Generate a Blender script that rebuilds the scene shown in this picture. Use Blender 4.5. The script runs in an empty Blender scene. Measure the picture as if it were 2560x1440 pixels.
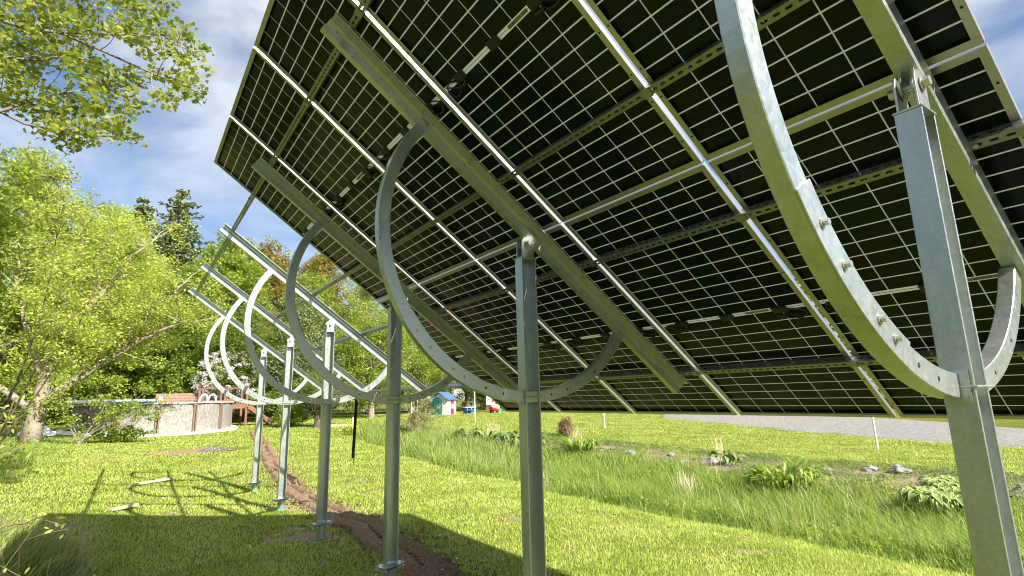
import bpy, bmesh, math, random
import numpy as np
from mathutils import Vector, Matrix, noise as mnoise

S = bpy.context.scene
COL = S.collection

# ------------------------------------------------------------------ camera, sky, sun, exposure
YAW, PITCH, ROLL = -0.60936, 0.19905, -0.02438
CAM = Vector((-0.6316, 2.1498, 1.7202))
fw = Vector((math.cos(PITCH)*math.cos(YAW), math.cos(PITCH)*math.sin(YAW), math.sin(PITCH)))
r0 = Vector((math.sin(YAW), -math.cos(YAW), 0)); u0 = r0.cross(fw)
rr = r0*math.cos(ROLL) + u0*math.sin(ROLL); uu = -r0*math.sin(ROLL) + u0*math.cos(ROLL)
cam = bpy.data.cameras.new('camera'); cam.lens = 1350.71/2560*36; cam.sensor_width = 36
cam.clip_start = 0.05; cam.clip_end = 2000
co = bpy.data.objects.new('camera', cam); COL.objects.link(co); S.camera = co
m3 = Matrix((rr, uu, -fw)).transposed()
co.matrix_world = Matrix.Translation(CAM) @ m3.to_4x4()

SUN_AZ, SUN_EL = math.radians(195), math.radians(37)      # where the sun stands
sv = Vector((math.cos(SUN_AZ)*math.cos(SUN_EL), math.sin(SUN_AZ)*math.cos(SUN_EL), math.sin(SUN_EL)))
sun = bpy.data.lights.new('sun', 'SUN'); sun.energy = 4.6; sun.angle = math.radians(0.55); sun.color = (1.0, 0.945, 0.86)
so = bpy.data.objects.new('sun', sun); COL.objects.link(so); so.location = (0, 0, 30)
so.rotation_euler = sv.to_track_quat('Z', 'Y').to_euler()

w = bpy.data.worlds.new("World"); S.world = w; w.use_nodes = True
nt = w.node_tree; nt.nodes.clear()
N_ = nt.nodes.new; LK = nt.links.new
out = N_('ShaderNodeOutputWorld'); bg = N_('ShaderNodeBackground'); sky = N_('ShaderNodeTexSky')
sky.sky_type = 'NISHITA'; sky.sun_disc = False; sky.sun_elevation = SUN_EL
sky.sun_rotation = math.atan2(sv.x, sv.y); sky.air_density = 1.0; sky.dust_density = 0.3; sky.ozone_density = 4.5
bg.inputs['Strength'].default_value = 0.056
tc = N_('ShaderNodeTexCoord'); sep = N_('ShaderNodeSeparateXYZ'); LK(tc.outputs['Generated'], sep.inputs[0])
def mathn(op, a, b=None):
    n = N_('ShaderNodeMath'); n.operation = op
    for i, v in enumerate((a, b)):
        if v is None: continue
        if isinstance(v, (int, float)): n.inputs[i].default_value = v
        else: LK(v, n.inputs[i])
    return n.outputs[0]
zz = mathn('ADD', mathn('MAXIMUM', sep.outputs[2], 0.0), 0.16)
cx = mathn('DIVIDE', sep.outputs[0], zz); cy = mathn('DIVIDE', sep.outputs[1], zz)
cb = N_('ShaderNodeCombineXYZ'); LK(cx, cb.inputs[0]); LK(cy, cb.inputs[1]); cb.inputs[2].default_value = 4.3
n1 = N_('ShaderNodeTexNoise'); LK(cb.outputs[0], n1.inputs['Vector']); n1.inputs['Scale'].default_value = 1.5
n1.inputs['Detail'].default_value = 9; n1.inputs['Roughness'].default_value = 0.55; n1.inputs['Distortion'].default_value = 0.5
rp = N_('ShaderNodeValToRGB'); LK(n1.outputs[0], rp.inputs[0])
rp.color_ramp.elements[0].position = 0.37; rp.color_ramp.elements[1].position = 0.56
elv = N_('ShaderNodeMapRange'); LK(sep.outputs[2], elv.inputs[0]); elv.inputs[1].default_value = 0.16; elv.inputs[2].default_value = 0.62
elv.inputs[3].default_value = 0.12; elv.inputs[4].default_value = 1.0
cf = mathn('MULTIPLY', rp.outputs[0], elv.outputs[0])
up_ = N_('ShaderNodeMapRange'); LK(sep.outputs[2], up_.inputs[0]); up_.inputs[1].default_value = .5; up_.inputs[2].default_value = .85; up_.inputs[3].default_value = 0; up_.inputs[4].default_value = .95
cf = mathn('MAXIMUM', mathn('MULTIPLY', cf, 0.92), up_.outputs[0])
n2 = N_('ShaderNodeTexNoise'); LK(cb.outputs[0], n2.inputs['Vector']); n2.inputs['Scale'].default_value = 3.1; n2.inputs['Detail'].default_value = 5
cr = N_('ShaderNodeValToRGB'); LK(n2.outputs[0], cr.inputs[0])
cr.color_ramp.elements[0].position = 0.38; cr.color_ramp.elements[0].color = (4.0, 4.5, 5.3, 1)
cr.color_ramp.elements[1].position = 0.60; cr.color_ramp.elements[1].color = (7.0, 7.2, 7.5, 1)
mx = N_('ShaderNodeMixRGB'); LK(cf, mx.inputs[0]); LK(sky.outputs[0], mx.inputs[1]); LK(cr.outputs[0], mx.inputs[2])
LK(mx.outputs[0], bg.inputs['Color']); LK(bg.outputs[0], out.inputs[0])

S.view_settings.view_transform = 'Standard'; S.view_settings.look = 'None'
S.view_settings.exposure = 1.5; S.view_settings.gamma = 1.0; S.view_settings.use_curve_mapping = False
S.cycles.max_bounces = 8; S.cycles.diffuse_bounces = 4; S.cycles.glossy_bounces = 3; S.cycles.transmission_bounces = 4
S.cycles.transparent_max_bounces = 8
S.cycles.use_denoising = True; S.cycles.filter_width = 1.05

# ------------------------------------------------------------------ helpers
def tag(o, label=None, cat=None, group=None, kind=None):
    if label: o['label'] = label
    if cat: o['category'] = cat
    if group: o['group'] = group
    if kind: o['kind'] = kind
    return o
def empty(name, loc=(0, 0, 0), rot=(0, 0, 0)):
    o = bpy.data.objects.new(name, None); COL.objects.link(o); o.location = loc; o.rotation_euler = rot
    o.empty_display_size = 0.1
    return o
def link(name, me, parent=None, loc=(0, 0, 0), rot=(0, 0, 0)):
    o = bpy.data.objects.new(name, me); COL.objects.link(o); o.parent = parent; o.location = loc; o.rotation_euler = rot
    return o
def copy_tree(o, parent=None):
    c = o.copy(); COL.objects.link(c); c.parent = parent
    for ch in list(o.children): copy_tree(ch, c)
    return c
class MB:
    """collects simple solids; build() links them as one mesh object"""
    def __init__(s): s.v = []; s.f = []
    def add(s, v, f):
        b = len(s.v); s.v += [tuple(p) for p in v]; s.f += [tuple(b+i for i in q) for q in f]; return s
    def box(s, c, d, M=None, taper=1.0):
        x, y, z = d[0]/2, d[1]/2, d[2]/2
        v = [Vector((i*x*(taper if k > 0 else 1), j*y*(taper if k > 0 else 1), k*z)) for k in (-1, 1) for i, j in ((-1, -1), (1, -1), (1, 1), (-1, 1))]
        if M is not None: v = [M @ p for p in v]
        v = [p + Vector(c) for p in v]
        return s.add(v, [(3, 2, 1, 0), (4, 5, 6, 7), (0, 1, 5, 4), (1, 2, 6, 5), (2, 3, 7, 6), (3, 0, 4, 7)])
    def tube(s, pts, rad, n=8, caps=True):
        pts = [Vector(p) for p in pts]; m = len(pts)
        if not isinstance(rad, (list, tuple)): rad = [rad]*m
        v = []; f = []; pn = None
        for i, p in enumerate(pts):
            t = (pts[min(i+1, m-1)] - pts[max(i-1, 0)]).normalized()
            if pn is None:
                a = Vector((0, 0, 1)) if abs(t.z) < 0.9 else Vector((1, 0, 0)); nn = t.cross(a).normalized()
            else: nn = (pn - t*pn.dot(t)).normalized()
            pn = nn; b = t.cross(nn)
            for k in range(n):
                a = 2*math.pi*k/n; v.append(p + (nn*math.cos(a) + b*math.sin(a))*rad[i])
        for i in range(m-1):
            for k in range(n):
                k2 = (k+1) % n; f.append((i*n+k, i*n+k2, (i+1)*n+k2, (i+1)*n+k))
        if caps: f.append(tuple(reversed(range(n)))); f.append(tuple((m-1)*n+k for k in range(n)))
        return s.add(v, f)
    def cyl(s, a, b, r, n=12, r2=None): return s.tube([a, b], [r, r if r2 is None else r2], n)
    def extrude(s, prof, a, b, ax, ay):
        """closed profile (list of 2d) swept from a to b; ax, ay = axes of the profile plane"""
        a, b, ax, ay = Vector(a), Vector(b), Vector(ax), Vector(ay); n = len(prof)
        v = [a + ax*p + ay*q for p, q in prof] + [b + ax*p + ay*q for p, q in prof]
        f = [(k, (k+1) % n, n+(k+1) % n, n+k) for k in range(n)] + [tuple(reversed(range(n))), tuple(range(n, 2*n))]
        return s.add(v, f)
    def mesh(s, name, mat, bevel=0, smooth=False):
        me = bpy.data.meshes.new(name); me.from_pydata(s.v, [], s.f)
        bm = bmesh.new(); bm.from_mesh(me); bmesh.ops.recalc_face_normals(bm, faces=bm.faces)
        if bevel:
            bmesh.ops.bevel(bm, geom=[e for e in bm.edges if len(e.link_faces) == 2 and e.calc_face_angle() > 0.6], offset=bevel, segments=1, affect='EDGES')
        bm.to_mesh(me); bm.free()
        if smooth:
            me.polygons.foreach_set('use_smooth', [True]*len(me.polygons))
        me.materials.append(mat); return me
    def build(s, name, mat, parent=None, bevel=0, smooth=False, loc=(0, 0, 0), rot=(0, 0, 0)):
        return link(name, s.mesh(name, mat, bevel, smooth), parent, loc, rot)
def strip_profile(path, t):
    """thicken an open 2d polyline into a closed thin profile"""
    P = [Vector((a, b)) for a, b in path]; L = []; R = []
    for i, p in enumerate(P):
        d1 = (P[i]-P[i-1]).normalized() if i > 0 else None; d2 = (P[i+1]-P[i]).normalized() if i < len(P)-1 else None
        if d1 is None: nn = Vector((-d2.y, d2.x)); k = 1
        elif d2 is None: nn = Vector((-d1.y, d1.x)); k = 1
        else:
            nn = (Vector((-d1.y, d1.x)) + Vector((-d2.y, d2.x))).normalized(); k = 1/max(0.5, nn.dot(Vector((-d1.y, d1.x))))
        L.append(p + nn*t*k); R.append(p)
    return [tuple(q) for q in L] + [tuple(q) for q in reversed(R)]
def np_mesh(name, V, F, mat, tint=None, parent=None, edge=None, smooth=False, loc=(0, 0, 0)):
    """V (n,3), F (m,k) arrays to a mesh object, fast"""
    me = bpy.data.meshes.new(name); m, k = F.shape
    me.vertices.add(len(V)); me.vertices.foreach_set('co', V.astype(np.float32).ravel())
    me.loops.add(m*k); me.loops.foreach_set('vertex_index', F.astype(np.int32).ravel())
    me.polygons.add(m); me.polygons.foreach_set('loop_start', np.arange(0, m*k, k, dtype=np.int32))
    try: me.polygons.foreach_set('loop_total', np.full(m, k, dtype=np.int32))
    except Exception: pass
    if smooth: me.polygons.foreach_set('use_smooth', np.ones(m, dtype=bool))
    me.update(calc_edges=True)
    if tint is not None:
        a = me.attributes.new('tint', 'FLOAT', 'FACE'); a.data.foreach_set('value', np.clip(tint, 0, 1).astype(np.float32))
    if edge is not None:
        a = me.attributes.new('edge', 'FLOAT', 'POINT'); a.data.foreach_set('value', edge.astype(np.float32))
    me.materials.append(mat)
    return link(name, me, parent, loc)

def sp(v, k): return k*np.log1p(np.exp(np.clip(v/k, -50, 50)))
def H(x, y):
    """height of the ground"""
    x = np.asarray(x, float); y = np.asarray(y, float)
    z = .03*sp(x-11, 1.5); z = np.where(z < .6, z, .7-.1*np.exp(-(np.maximum(z, .6)-.6)/.1))
    z = np.minimum(z + .04*sp(y-.8, .5), 1.0)
    z = z - .32*np.exp(-((y+6.3)/1.7)**2)/(1+np.exp(np.clip((x-16)/2.5, -30, 30)))
    return z
def Hf(x, y): return float(H(x, y))
def vnoise(x, y, s, seed=0):
    """cheap smooth value noise, vectorised"""
    x = np.asarray(x)*s + seed*17.3; y = np.asarray(y)*s - seed*9.1
    xi = np.floor(x); yi = np.floor(y); fx = x-xi; fy = y-yi
    fx = fx*fx*(3-2*fx); fy = fy*fy*(3-2*fy)
    def hsh(a, b):
        q = np.sin(a*127.1 + b*311.7 + seed*74.7)*43758.5453; return q-np.floor(q)
    return (hsh(xi, yi)*(1-fx)+hsh(xi+1, yi)*fx)*(1-fy) + (hsh(xi, yi+1)*(1-fx)+hsh(xi+1, yi+1)*fx)*fy

# ------------------------------------------------------------------ materials
def mat(name, base, rough=0.6, metal=0.0, spec=0.5, noise=None, bump=None, trans=0):
    """noise=(scale, amount, colour2) mottles the colour; bump=(scale, strength)"""
    m = bpy.data.materials.new(name); m.use_nodes = True; t = m.node_tree; b = t.nodes['Principled BSDF']
    b.inputs['Base Color'].default_value = (*base, 1); b.inputs['Roughness'].default_value = rough
    b.inputs['Metallic'].default_value = metal; b.inputs['Specular IOR Level'].default_value = spec
    tcn = t.nodes.new('ShaderNodeTexCoord')
    if noise:
        nz = t.nodes.new('ShaderNodeTexNoise'); nz.inputs['Scale'].default_value = noise[0]; nz.inputs['Detail'].default_value = 6
        nz.inputs['Roughness'].default_value = 0.65
        t.links.new(tcn.outputs['Object'], nz.inputs['Vector'])
        r = t.nodes.new('ShaderNodeValToRGB'); t.links.new(nz.outputs[0], r.inputs[0])
        r.color_ramp.elements[0].position = 0.5-noise[1]; r.color_ramp.elements[1].position = 0.5+noise[1]
        r.color_ramp.elements[0].color = (*base, 1); r.color_ramp.elements[1].color = (*noise[2], 1)
        t.links.new(r.outputs[0], b.inputs['Base Color'])
    if bump:
        nz2 = t.nodes.new('ShaderNodeTexNoise'); nz2.inputs['Scale'].default_value = bump[0]; nz2.inputs['Detail'].default_value = 4
        t.links.new(tcn.outputs['Object'], nz2.inputs['Vector'])
        bp = t.nodes.new('ShaderNodeBump'); bp.inputs['Strength'].default_value = bump[1]; bp.inputs['Distance'].default_value = 0.02
        t.links.new(nz2.outputs[0], bp.inputs['Height']); t.links.new(bp.outputs[0], b.inputs['Normal'])
    if trans:
        tr = t.nodes.new('ShaderNodeBsdfTranslucent'); tr.inputs[0].default_value = (*base, 1)
        mix = t.nodes.new('ShaderNodeMixShader'); mix.inputs[0].default_value = trans
        t.links.new(b.outputs[0], mix.inputs[1]); t.links.new(tr.outputs[0], mix.inputs[2])
        t.links.new(mix.outputs[0], t.nodes['Material Output'].inputs[0])
    return m
def leafmat(name, c1, c2, c3=None, trans=0.4, rough=0.5, patch=0.0, edge=None, tboost=1.5, c3pos=.93):
    """foliage: colour by the per-leaf 'tint' (and a slow position noise), thin translucent leaf"""
    m = bpy.data.materials.new(name); m.use_nodes = True; t = m.node_tree; b = t.nodes['Principled BSDF']
    b.inputs['Roughness'].default_value = rough; b.inputs['Specular IOR Level'].default_value = 0.35
    at = t.nodes.new('ShaderNodeAttribute'); at.attribute_name = 'tint'
    r = t.nodes.new('ShaderNodeValToRGB'); e = r.color_ramp.elements
    e[0].color = (*c1, 1); e[1].color = (*c2, 1)
    if c3: q = r.color_ramp.elements.new(c3pos); q.color = (*c2, 1); e = r.color_ramp.elements; e[-1].color = (*c3, 1)
    src = at.outputs['Fac']
    if patch:
        g = t.nodes.new('ShaderNodeNewGeometry'); nz = t.nodes.new('ShaderNodeTexNoise'); nz.inputs['Scale'].default_value = patch
        nz.inputs['Detail'].default_value = 9; nz.inputs['Roughness'].default_value = .72; t.links.new(g.outputs['Position'], nz.inputs['Vector'])
        mr = t.nodes.new('ShaderNodeMapRange'); t.links.new(nz.outputs[0], mr.inputs[0]); mr.inputs[1].default_value = .3; mr.inputs[2].default_value = .7
        mm = t.nodes.new('ShaderNodeMath'); mm.operation = 'ADD'; mm2 = t.nodes.new('ShaderNodeMath'); mm2.operation = 'MULTIPLY'
        t.links.new(at.outputs['Fac'], mm.inputs[0]); t.links.new(mr.outputs[0], mm.inputs[1])
        t.links.new(mm.outputs[0], mm2.inputs[0]); mm2.inputs[1].default_value = .5; src = mm2.outputs[0]
    t.links.new(src, r.inputs[0]); colo = r.outputs[0]
    if edge:
        ae = t.nodes.new('ShaderNodeAttribute'); ae.attribute_name = 'edge'
        er = t.nodes.new('ShaderNodeValToRGB'); er.color_ramp.elements[0].position = .55; er.color_ramp.elements[1].position = .68
        t.links.new(ae.outputs['Fac'], er.inputs[0])
        mx_ = t.nodes.new('ShaderNodeMixRGB'); t.links.new(er.outputs[0], mx_.inputs[0]); t.links.new(colo, mx_.inputs[1])
        mx_.inputs[2].default_value = (*edge, 1); colo = mx_.outputs[0]
    t.links.new(colo, b.inputs['Base Color'])
    tr = t.nodes.new('ShaderNodeBsdfTranslucent')
    hs = t.nodes.new('ShaderNodeHueSaturation'); hs.inputs['Value'].default_value = tboost; hs.inputs['Hue'].default_value = 0.485
    t.links.new(colo, hs.inputs['Color']); t.links.new(hs.outputs[0], tr.inputs[0])
    mix = t.nodes.new('ShaderNodeMixShader'); mix.inputs[0].default_value = trans
    t.links.new(b.outputs[0], mix.inputs[1]); t.links.new(tr.outputs[0], mix.inputs[2])
    t.links.new(mix.outputs[0], t.nodes['Material Output'].inputs[0])
    return m

def galvanised(name, base=(.50, .545, .555), base2=(.66, .70, .71), metal=.72, rough=.42):
    m = bpy.data.materials.new(name); m.use_nodes = True; t = m.node_tree; b = t.nodes['Principled BSDF']
    b.inputs['Metallic'].default_value = metal
    tcn = t.nodes.new('ShaderNodeTexCoord')
    vo = t.nodes.new('ShaderNodeTexVoronoi'); vo.inputs['Scale'].default_value = 75; t.links.new(tcn.outputs['Object'], vo.inputs['Vector'])
    nz = t.nodes.new('ShaderNodeTexNoise'); gmp = t.nodes.new('ShaderNodeMapping'); gmp.inputs['Scale'].default_value = (1, 1, .22); nz.inputs['Scale'].default_value = 22; nz.inputs['Detail'].default_value = 7
    nz.inputs['Roughness'].default_value = .7; t.links.new(tcn.outputs['Object'], gmp.inputs[0]); t.links.new(gmp.outputs[0], nz.inputs['Vector'])
    sv_ = t.nodes.new('ShaderNodeMath'); sv_.operation = 'MULTIPLY_ADD'; t.links.new(vo.outputs['Color'], sv_.inputs[0])
    sv_.inputs[1].default_value = .30; t.links.new(nz.outputs[0], sv_.inputs[2])
    r = t.nodes.new('ShaderNodeValToRGB'); r.color_ramp.elements[0].position = .30; r.color_ramp.elements[1].position = .95
    r.color_ramp.elements[0].color = (*base, 1); r.color_ramp.elements[1].color = (*base2, 1)
    t.links.new(sv_.outputs[0], r.inputs[0]); t.links.new(r.outputs[0], b.inputs['Base Color'])
    rm = t.nodes.new('ShaderNodeMapRange'); t.links.new(sv_.outputs[0], rm.inputs[0]); rm.inputs[1].default_value = .3; rm.inputs[2].default_value = 1
    rm.inputs[3].default_value = rough-.08; rm.inputs[4].default_value = rough+.12; t.links.new(rm.outputs[0], b.inputs['Roughness'])
    bp = t.nodes.new('ShaderNodeBump'); bp.inputs['Strength'].default_value = .12; bp.inputs['Distance'].default_value = .003
    t.links.new(nz.outputs[0], bp.inputs['Height']); t.links.new(bp.outputs[0], b.inputs['Normal'])
    return m

M = {}
M['galv'] = galvanised('galvanised_steel', (.37, .405, .375), (.53, .565, .535), .76, .31)
M['strut'] = galvanised('slotted_strut_steel', (.20, .21, .205), (.32, .335, .33), .8, .34)
M['alu'] = mat('anodised_aluminium', (.40, .395, .37), .32, .75, .5, noise=(5, .3, (.47, .46, .44)))
M['bolt'] = mat('zinc_bolt', (.55, .54, .50), .35, .85)
M['hole'] = mat('dark_hole', (.012, .012, .010), .8)
M['sheet'] = mat('cell_gap_sheet', (.66, .68, .64), .35, 0, .5, trans=.35)
def cellmat():
    m = bpy.data.materials.new('bifacial_cell'); m.use_nodes = True; t = m.node_tree; b = t.nodes['Principled BSDF']
    oi = t.nodes.new('ShaderNodeObjectInfo'); r = t.nodes.new('ShaderNodeValToRGB'); t.links.new(oi.outputs['Random'], r.inputs[0])
    r.color_ramp.elements[0].color = (.013, .011, .010, 1); r.color_ramp.elements[1].color = (.004, .015, .014, 1)
    q = r.color_ramp.elements.new(.5); q.color = (.006, .008, .010, 1)
    # fine finger lines across the cell
    tcn = t.nodes.new('ShaderNodeTexCoord'); wv = t.nodes.new('ShaderNodeTexWave'); wv.inputs['Scale'].default_value = 28; wv.bands_direction = 'X'
    t.links.new(tcn.outputs['Object'], wv.inputs['Vector'])
    mx_ = t.nodes.new('ShaderNodeMixRGB'); mx_.blend_type = 'ADD'; mx_.inputs[0].default_value = 1
    sc = t.nodes.new('ShaderNodeMixRGB'); sc.inputs[1].default_value = (0, 0, 0, 1); sc.inputs[2].default_value = (.005, .0055, .0045, 1)
    pw = t.nodes.new('ShaderNodeMath'); pw.operation = 'POWER'; t.links.new(wv.outputs['Fac'], pw.inputs[0]); pw.inputs[1].default_value = 6
    t.links.new(pw.outputs[0], sc.inputs[0]); t.links.new(r.outputs[0], mx_.inputs[1]); t.links.new(sc.outputs[0], mx_.inputs[2])
    t.links.new(mx_.outputs[0], b.inputs['Base Color']); b.inputs['Roughness'].default_value = .14; b.inputs['Specular IOR Level'].default_value = .12
    return m
M['cell'] = cellmat()
M['black'] = mat('black_plastic', (.010, .010, .010), .45)
M['sticker'] = mat('grey_sticker', (.20, .21, .14), .6, noise=(90, .05, (.07, .07, .05)))
M['strap'] = mat('black_webbing', (.008, .008, .008), .8)
M['greenpaint'] = mat('green_marking_paint', (.06, .62, .12), .6, noise=(25, .2, (.10, .75, .20)))
M['soil'] = mat('turned_soil', (.12, .074, .040), .95, noise=(22, .2, (.29, .195, .115)), bump=(60, 1.0))
M['ash'] = mat('ash_and_char', (.03, .026, .02), .95, noise=(14, .12, (.24, .20, .16)), bump=(40, 1.0))
M['gravel'] = mat('driveway_gravel', (.11, .105, .095), .95, noise=(9, .14, (.30, .285, .26)), bump=(45, 1.0))
M['rock'] = mat('field_stone', (.13, .12, .11), .9, noise=(8, .2, (.30, .285, .27)), bump=(20, .8))
M['plank'] = mat('fresh_pine_board', (.44, .34, .19), .7, noise=(6, .2, (.56, .45, .27)))
M['redwood'] = mat('stained_deck_wood', (.14, .060, .035), .7, noise=(9, .25, (.23, .105, .06)))
M['oldwood'] = mat('weathered_board', (.20, .11, .075), .8, noise=(9, .25, (.32, .20, .14)))
M['bark'] = mat('grey_bark', (.17, .135, .10), .95, noise=(6, .2, (.34, .28, .22)), bump=(14, 1.0))
M['darkbark'] = mat('dark_bark', (.07, .055, .04), .95, noise=(6, .2, (.13, .10, .075)), bump=(14, 1.0))
M['limbbark'] = mat('brown_grey_bark', (.10, .08, .06), .95, noise=(6, .2, (.22, .18, .14)), bump=(14, 1.0))
M['twig'] = mat('bare_twig', (.12, .085, .055), .9)
M['paletwig'] = mat('pale_twig', (.42, .34, .24), .9)
def poolwall():
    m = mat('pool_wall', (.46, .42, .35), .7, noise=(3, .3, (.55, .51, .44))); t = m.node_tree; b = t.nodes['Principled BSDF']
    tcn = t.nodes.new('ShaderNodeTexCoord'); mp = t.nodes.new('ShaderNodeMapping'); t.links.new(tcn.outputs['Object'], mp.inputs[0]); mp.inputs['Scale'].default_value = (5, 5, 1.6)
    wv = t.nodes.new('ShaderNodeTexNoise'); wv.inputs['Scale'].default_value = 2.2; wv.inputs['Distortion'].default_value = 2.5; t.links.new(mp.outputs[0], wv.inputs['Vector'])
    r = t.nodes.new('ShaderNodeValToRGB'); r.color_ramp.elements[0].position = .46; r.color_ramp.elements[1].position = .54
    r.color_ramp.elements[0].color = (.18, .17, .145, 1); r.color_ramp.elements[1].color = (.27, .26, .23, 1)
    t.links.new(wv.outputs[0], r.inputs[0]); t.links.new(r.outputs[0], b.inputs['Base Color']); return m
M['pool'] = poolwall()
M['poolpost'] = mat('brown_pool_post', (.17, .115, .085), .6)
M['pooltop'] = mat('beige_pool_rim', (.55, .52, .46), .5)
M['white'] = mat('white_plastic', (.80, .80, .78), .5)
M['whitegravel'] = mat('white_stone_chips', (.66, .66, .66), .9, noise=(18, .2, (.82, .82, .82)), bump=(30, 1))
M['water'] = mat('pool_water', (.05, .28, .35), .05)
M['teal'] = mat('teal_plastic', (.008, .15, .14), .45)
M['red'] = mat('red_plastic', (.55, .02, .04), .45)
M['blue'] = mat('blue_plastic', (.055, .12, .25), .5)
M['brightblue'] = mat('bright_blue_plastic', (.06, .22, .62), .5)
M['toygreen'] = mat('green_plastic', (.05, .38, .15), .5)
M['window'] = mat('dark_window', (.10, .13, .12), .15)
M['tan'] = mat('tan_plastic', (.50, .36, .20), .6)
M['toybrown'] = mat('brown_plastic', (.20, .06, .04), .6)

# lawn ground: colours by slow noise plus a painted soil mask (real bare earth)
def groundmat():
    m = bpy.data.materials.new('lawn_ground'); m.use_nodes = True; t = m.node_tree; b = t.nodes['Principled BSDF']
    b.inputs['Roughness'].default_value = .95; b.inputs['Specular IOR Level'].default_value = .1
    g = t.nodes.new('ShaderNodeNewGeometry')
    def nz(sc, det=5):
        q = t.nodes.new('ShaderNodeTexNoise'); q.inputs['Scale'].default_value = sc; q.inputs['Detail'].default_value = det
        q.inputs['Roughness'].default_value = .7; t.links.new(g.outputs['Position'], q.inputs['Vector']); return q
    a, c = nz(.55), nz(38, 3)
    r = t.nodes.new('ShaderNodeValToRGB'); e = r.color_ramp.elements; e[0].position = .3; e[0].color = (.10, .12, .014, 1); e[1].position = .72; e[1].color = (.26, .22, .075, 1)
    q = e.new(.5); q.color = (.145, .165, .022, 1); t.links.new(a.outputs[0], r.inputs[0])
    r2 = t.nodes.new('ShaderNodeValToRGB'); r2.color_ramp.elements[0].position = .32; r2.color_ramp.elements[1].position = .66
    r2.color_ramp.elements[0].color = (.35, .35, .35, 1); r2.color_ramp.elements[1].color = (1.15, 1.15, 1.15, 1); t.links.new(c.outputs[0], r2.inputs[0])
    mu = t.nodes.new('ShaderNodeMixRGB'); mu.blend_type = 'MULTIPLY'; mu.inputs[0].default_value = 1
    t.links.new(r.outputs[0], mu.inputs[1]); t.links.new(r2.outputs[0], mu.inputs[2])
    at = t.nodes.new('ShaderNodeAttribute'); at.attribute_name = 'soil'
    s = nz(9, 5); sr = t.nodes.new('ShaderNodeValToRGB'); sr.color_ramp.elements[0].color = (.13, .09, .055, 1); sr.color_ramp.elements[1].color = (.36, .27, .19, 1)
    t.links.new(s.outputs[0], sr.inputs[0])
    ad = t.nodes.new('ShaderNodeMath'); ad.operation = 'MULTIPLY_ADD'; t.links.new(s.outputs[0], ad.inputs[0]); ad.inputs[1].default_value = .9
    sb = t.nodes.new('ShaderNodeMath'); sb.operation = 'SUBTRACT'; t.links.new(at.outputs['Fac'], sb.inputs[0]); sb.inputs[1].default_value = .45
    t.links.new(sb.outputs[0], ad.inputs[2])
    st = t.nodes.new('ShaderNodeMapRange'); t.links.new(ad.outputs[0], st.inputs[0]); st.inputs[1].default_value = .42; st.inputs[2].default_value = .58
    mx_ = t.nodes.new('ShaderNodeMixRGB'); t.links.new(st.outputs[0], mx_.inputs[0]); t.links.new(mu.outputs[0], mx_.inputs[1]); t.links.new(sr.outputs[0], mx_.inputs[2])
    t.links.new(mx_.outputs[0], b.inputs['Base Color'])
    bp = t.nodes.new('ShaderNodeBump'); bp.inputs['Strength'].default_value = .6; bp.inputs['Distance'].default_value = .03
    t.links.new(c.outputs[0], bp.inputs['Height']); t.links.new(bp.outputs[0], b.inputs['Normal'])
    return m
M['ground'] = groundmat()
M['lawnblade'] = leafmat('lawn_blade', (.12, .21, .018), (.47, .57, .11), (.80, .78, .42), trans=.38, patch=1.2, c3pos=.62)
M['tallblade'] = leafmat('tall_grass_blade', (.055, .135, .015), (.40, .50, .11), (.62, .60, .36), trans=.45, patch=2.4)
M['darkgrass'] = leafmat('blue_green_grass_blade', (.09, .15, .02), (.42, .48, .13), (.40, .36, .24), trans=.35)
M['weed'] = leafmat('low_weed_leaf', (.07, .12, .03), (.20, .26, .07), (.36, .30, .17), trans=.3, patch=1.5)
M['lily'] = leafmat('daylily_leaf', (.10, .19, .02), (.34, .44, .08), trans=.35)
M['hosta'] = leafmat('hosta_leaf', (.14, .24, .05), (.26, .36, .08), trans=.25, edge=(.62, .66, .30))
M['hostaplain'] = leafmat('green_hosta_leaf', (.11, .18, .04), (.26, .33, .09), trans=.3)
M['maple'] = leafmat('maple_leaf', (.09, .145, .020), (.30, .34, .055), (.42, .33, .07), trans=.45, tboost=1.8)
M['lf_bright'] = leafmat('bright_green_leaf', (.11, .19, .018), (.34, .41, .06), trans=.42, patch=.5)
M['lf_yellow'] = leafmat('yellow_green_leaf', (.18, .24, .03), (.44, .50, .09), trans=.42, patch=.6)
M['lf_mid'] = leafmat('mid_green_leaf', (.06, .11, .012), (.20, .27, .035), trans=.4, patch=.5)
M['lf_gold'] = leafmat('gold_brown_bud', (.15, .14, .028), (.38, .31, .07), trans=.35, patch=.5)
M['lf_thin'] = leafmat('thin_spring_leaf', (.20, .27, .030), (.50, .57, .11), trans=.42, patch=.5)
M['lf_spruce'] = leafmat('spruce_needle', (.08, .11, .035), (.30, .34, .13), trans=.15, patch=.6)
M['lf_pine'] = leafmat('pine_needle', (.09, .13, .04), (.28, .33, .12), trans=.2, patch=.7)
M['lf_wood'] = leafmat('woodland_leaf', (.07, .10, .018), (.24, .27, .05), trans=.35, patch=.15)
M['blossom'] = leafmat('lilac_blossom', (.66, .56, .58), (.90, .84, .84), trans=.35, tboost=1.0)
M['olive'] = leafmat('beige_green_leaf', (.20, .21, .08), (.38, .37, .17), trans=.35)
M['rust'] = leafmat('rust_leaf', (.16, .10, .05), (.34, .25, .12), trans=.3)
M['yellowflower'] = leafmat('yellow_flower', (.60, .48, .02), (.85, .72, .05), trans=.3, tboost=1)
M['drygrass'] = leafmat('seed_stalk', (.30, .30, .14), (.55, .50, .30), trans=.3)
M['drystalk'] = mat('dry_stalk', (.50, .42, .28), .9)

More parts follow.
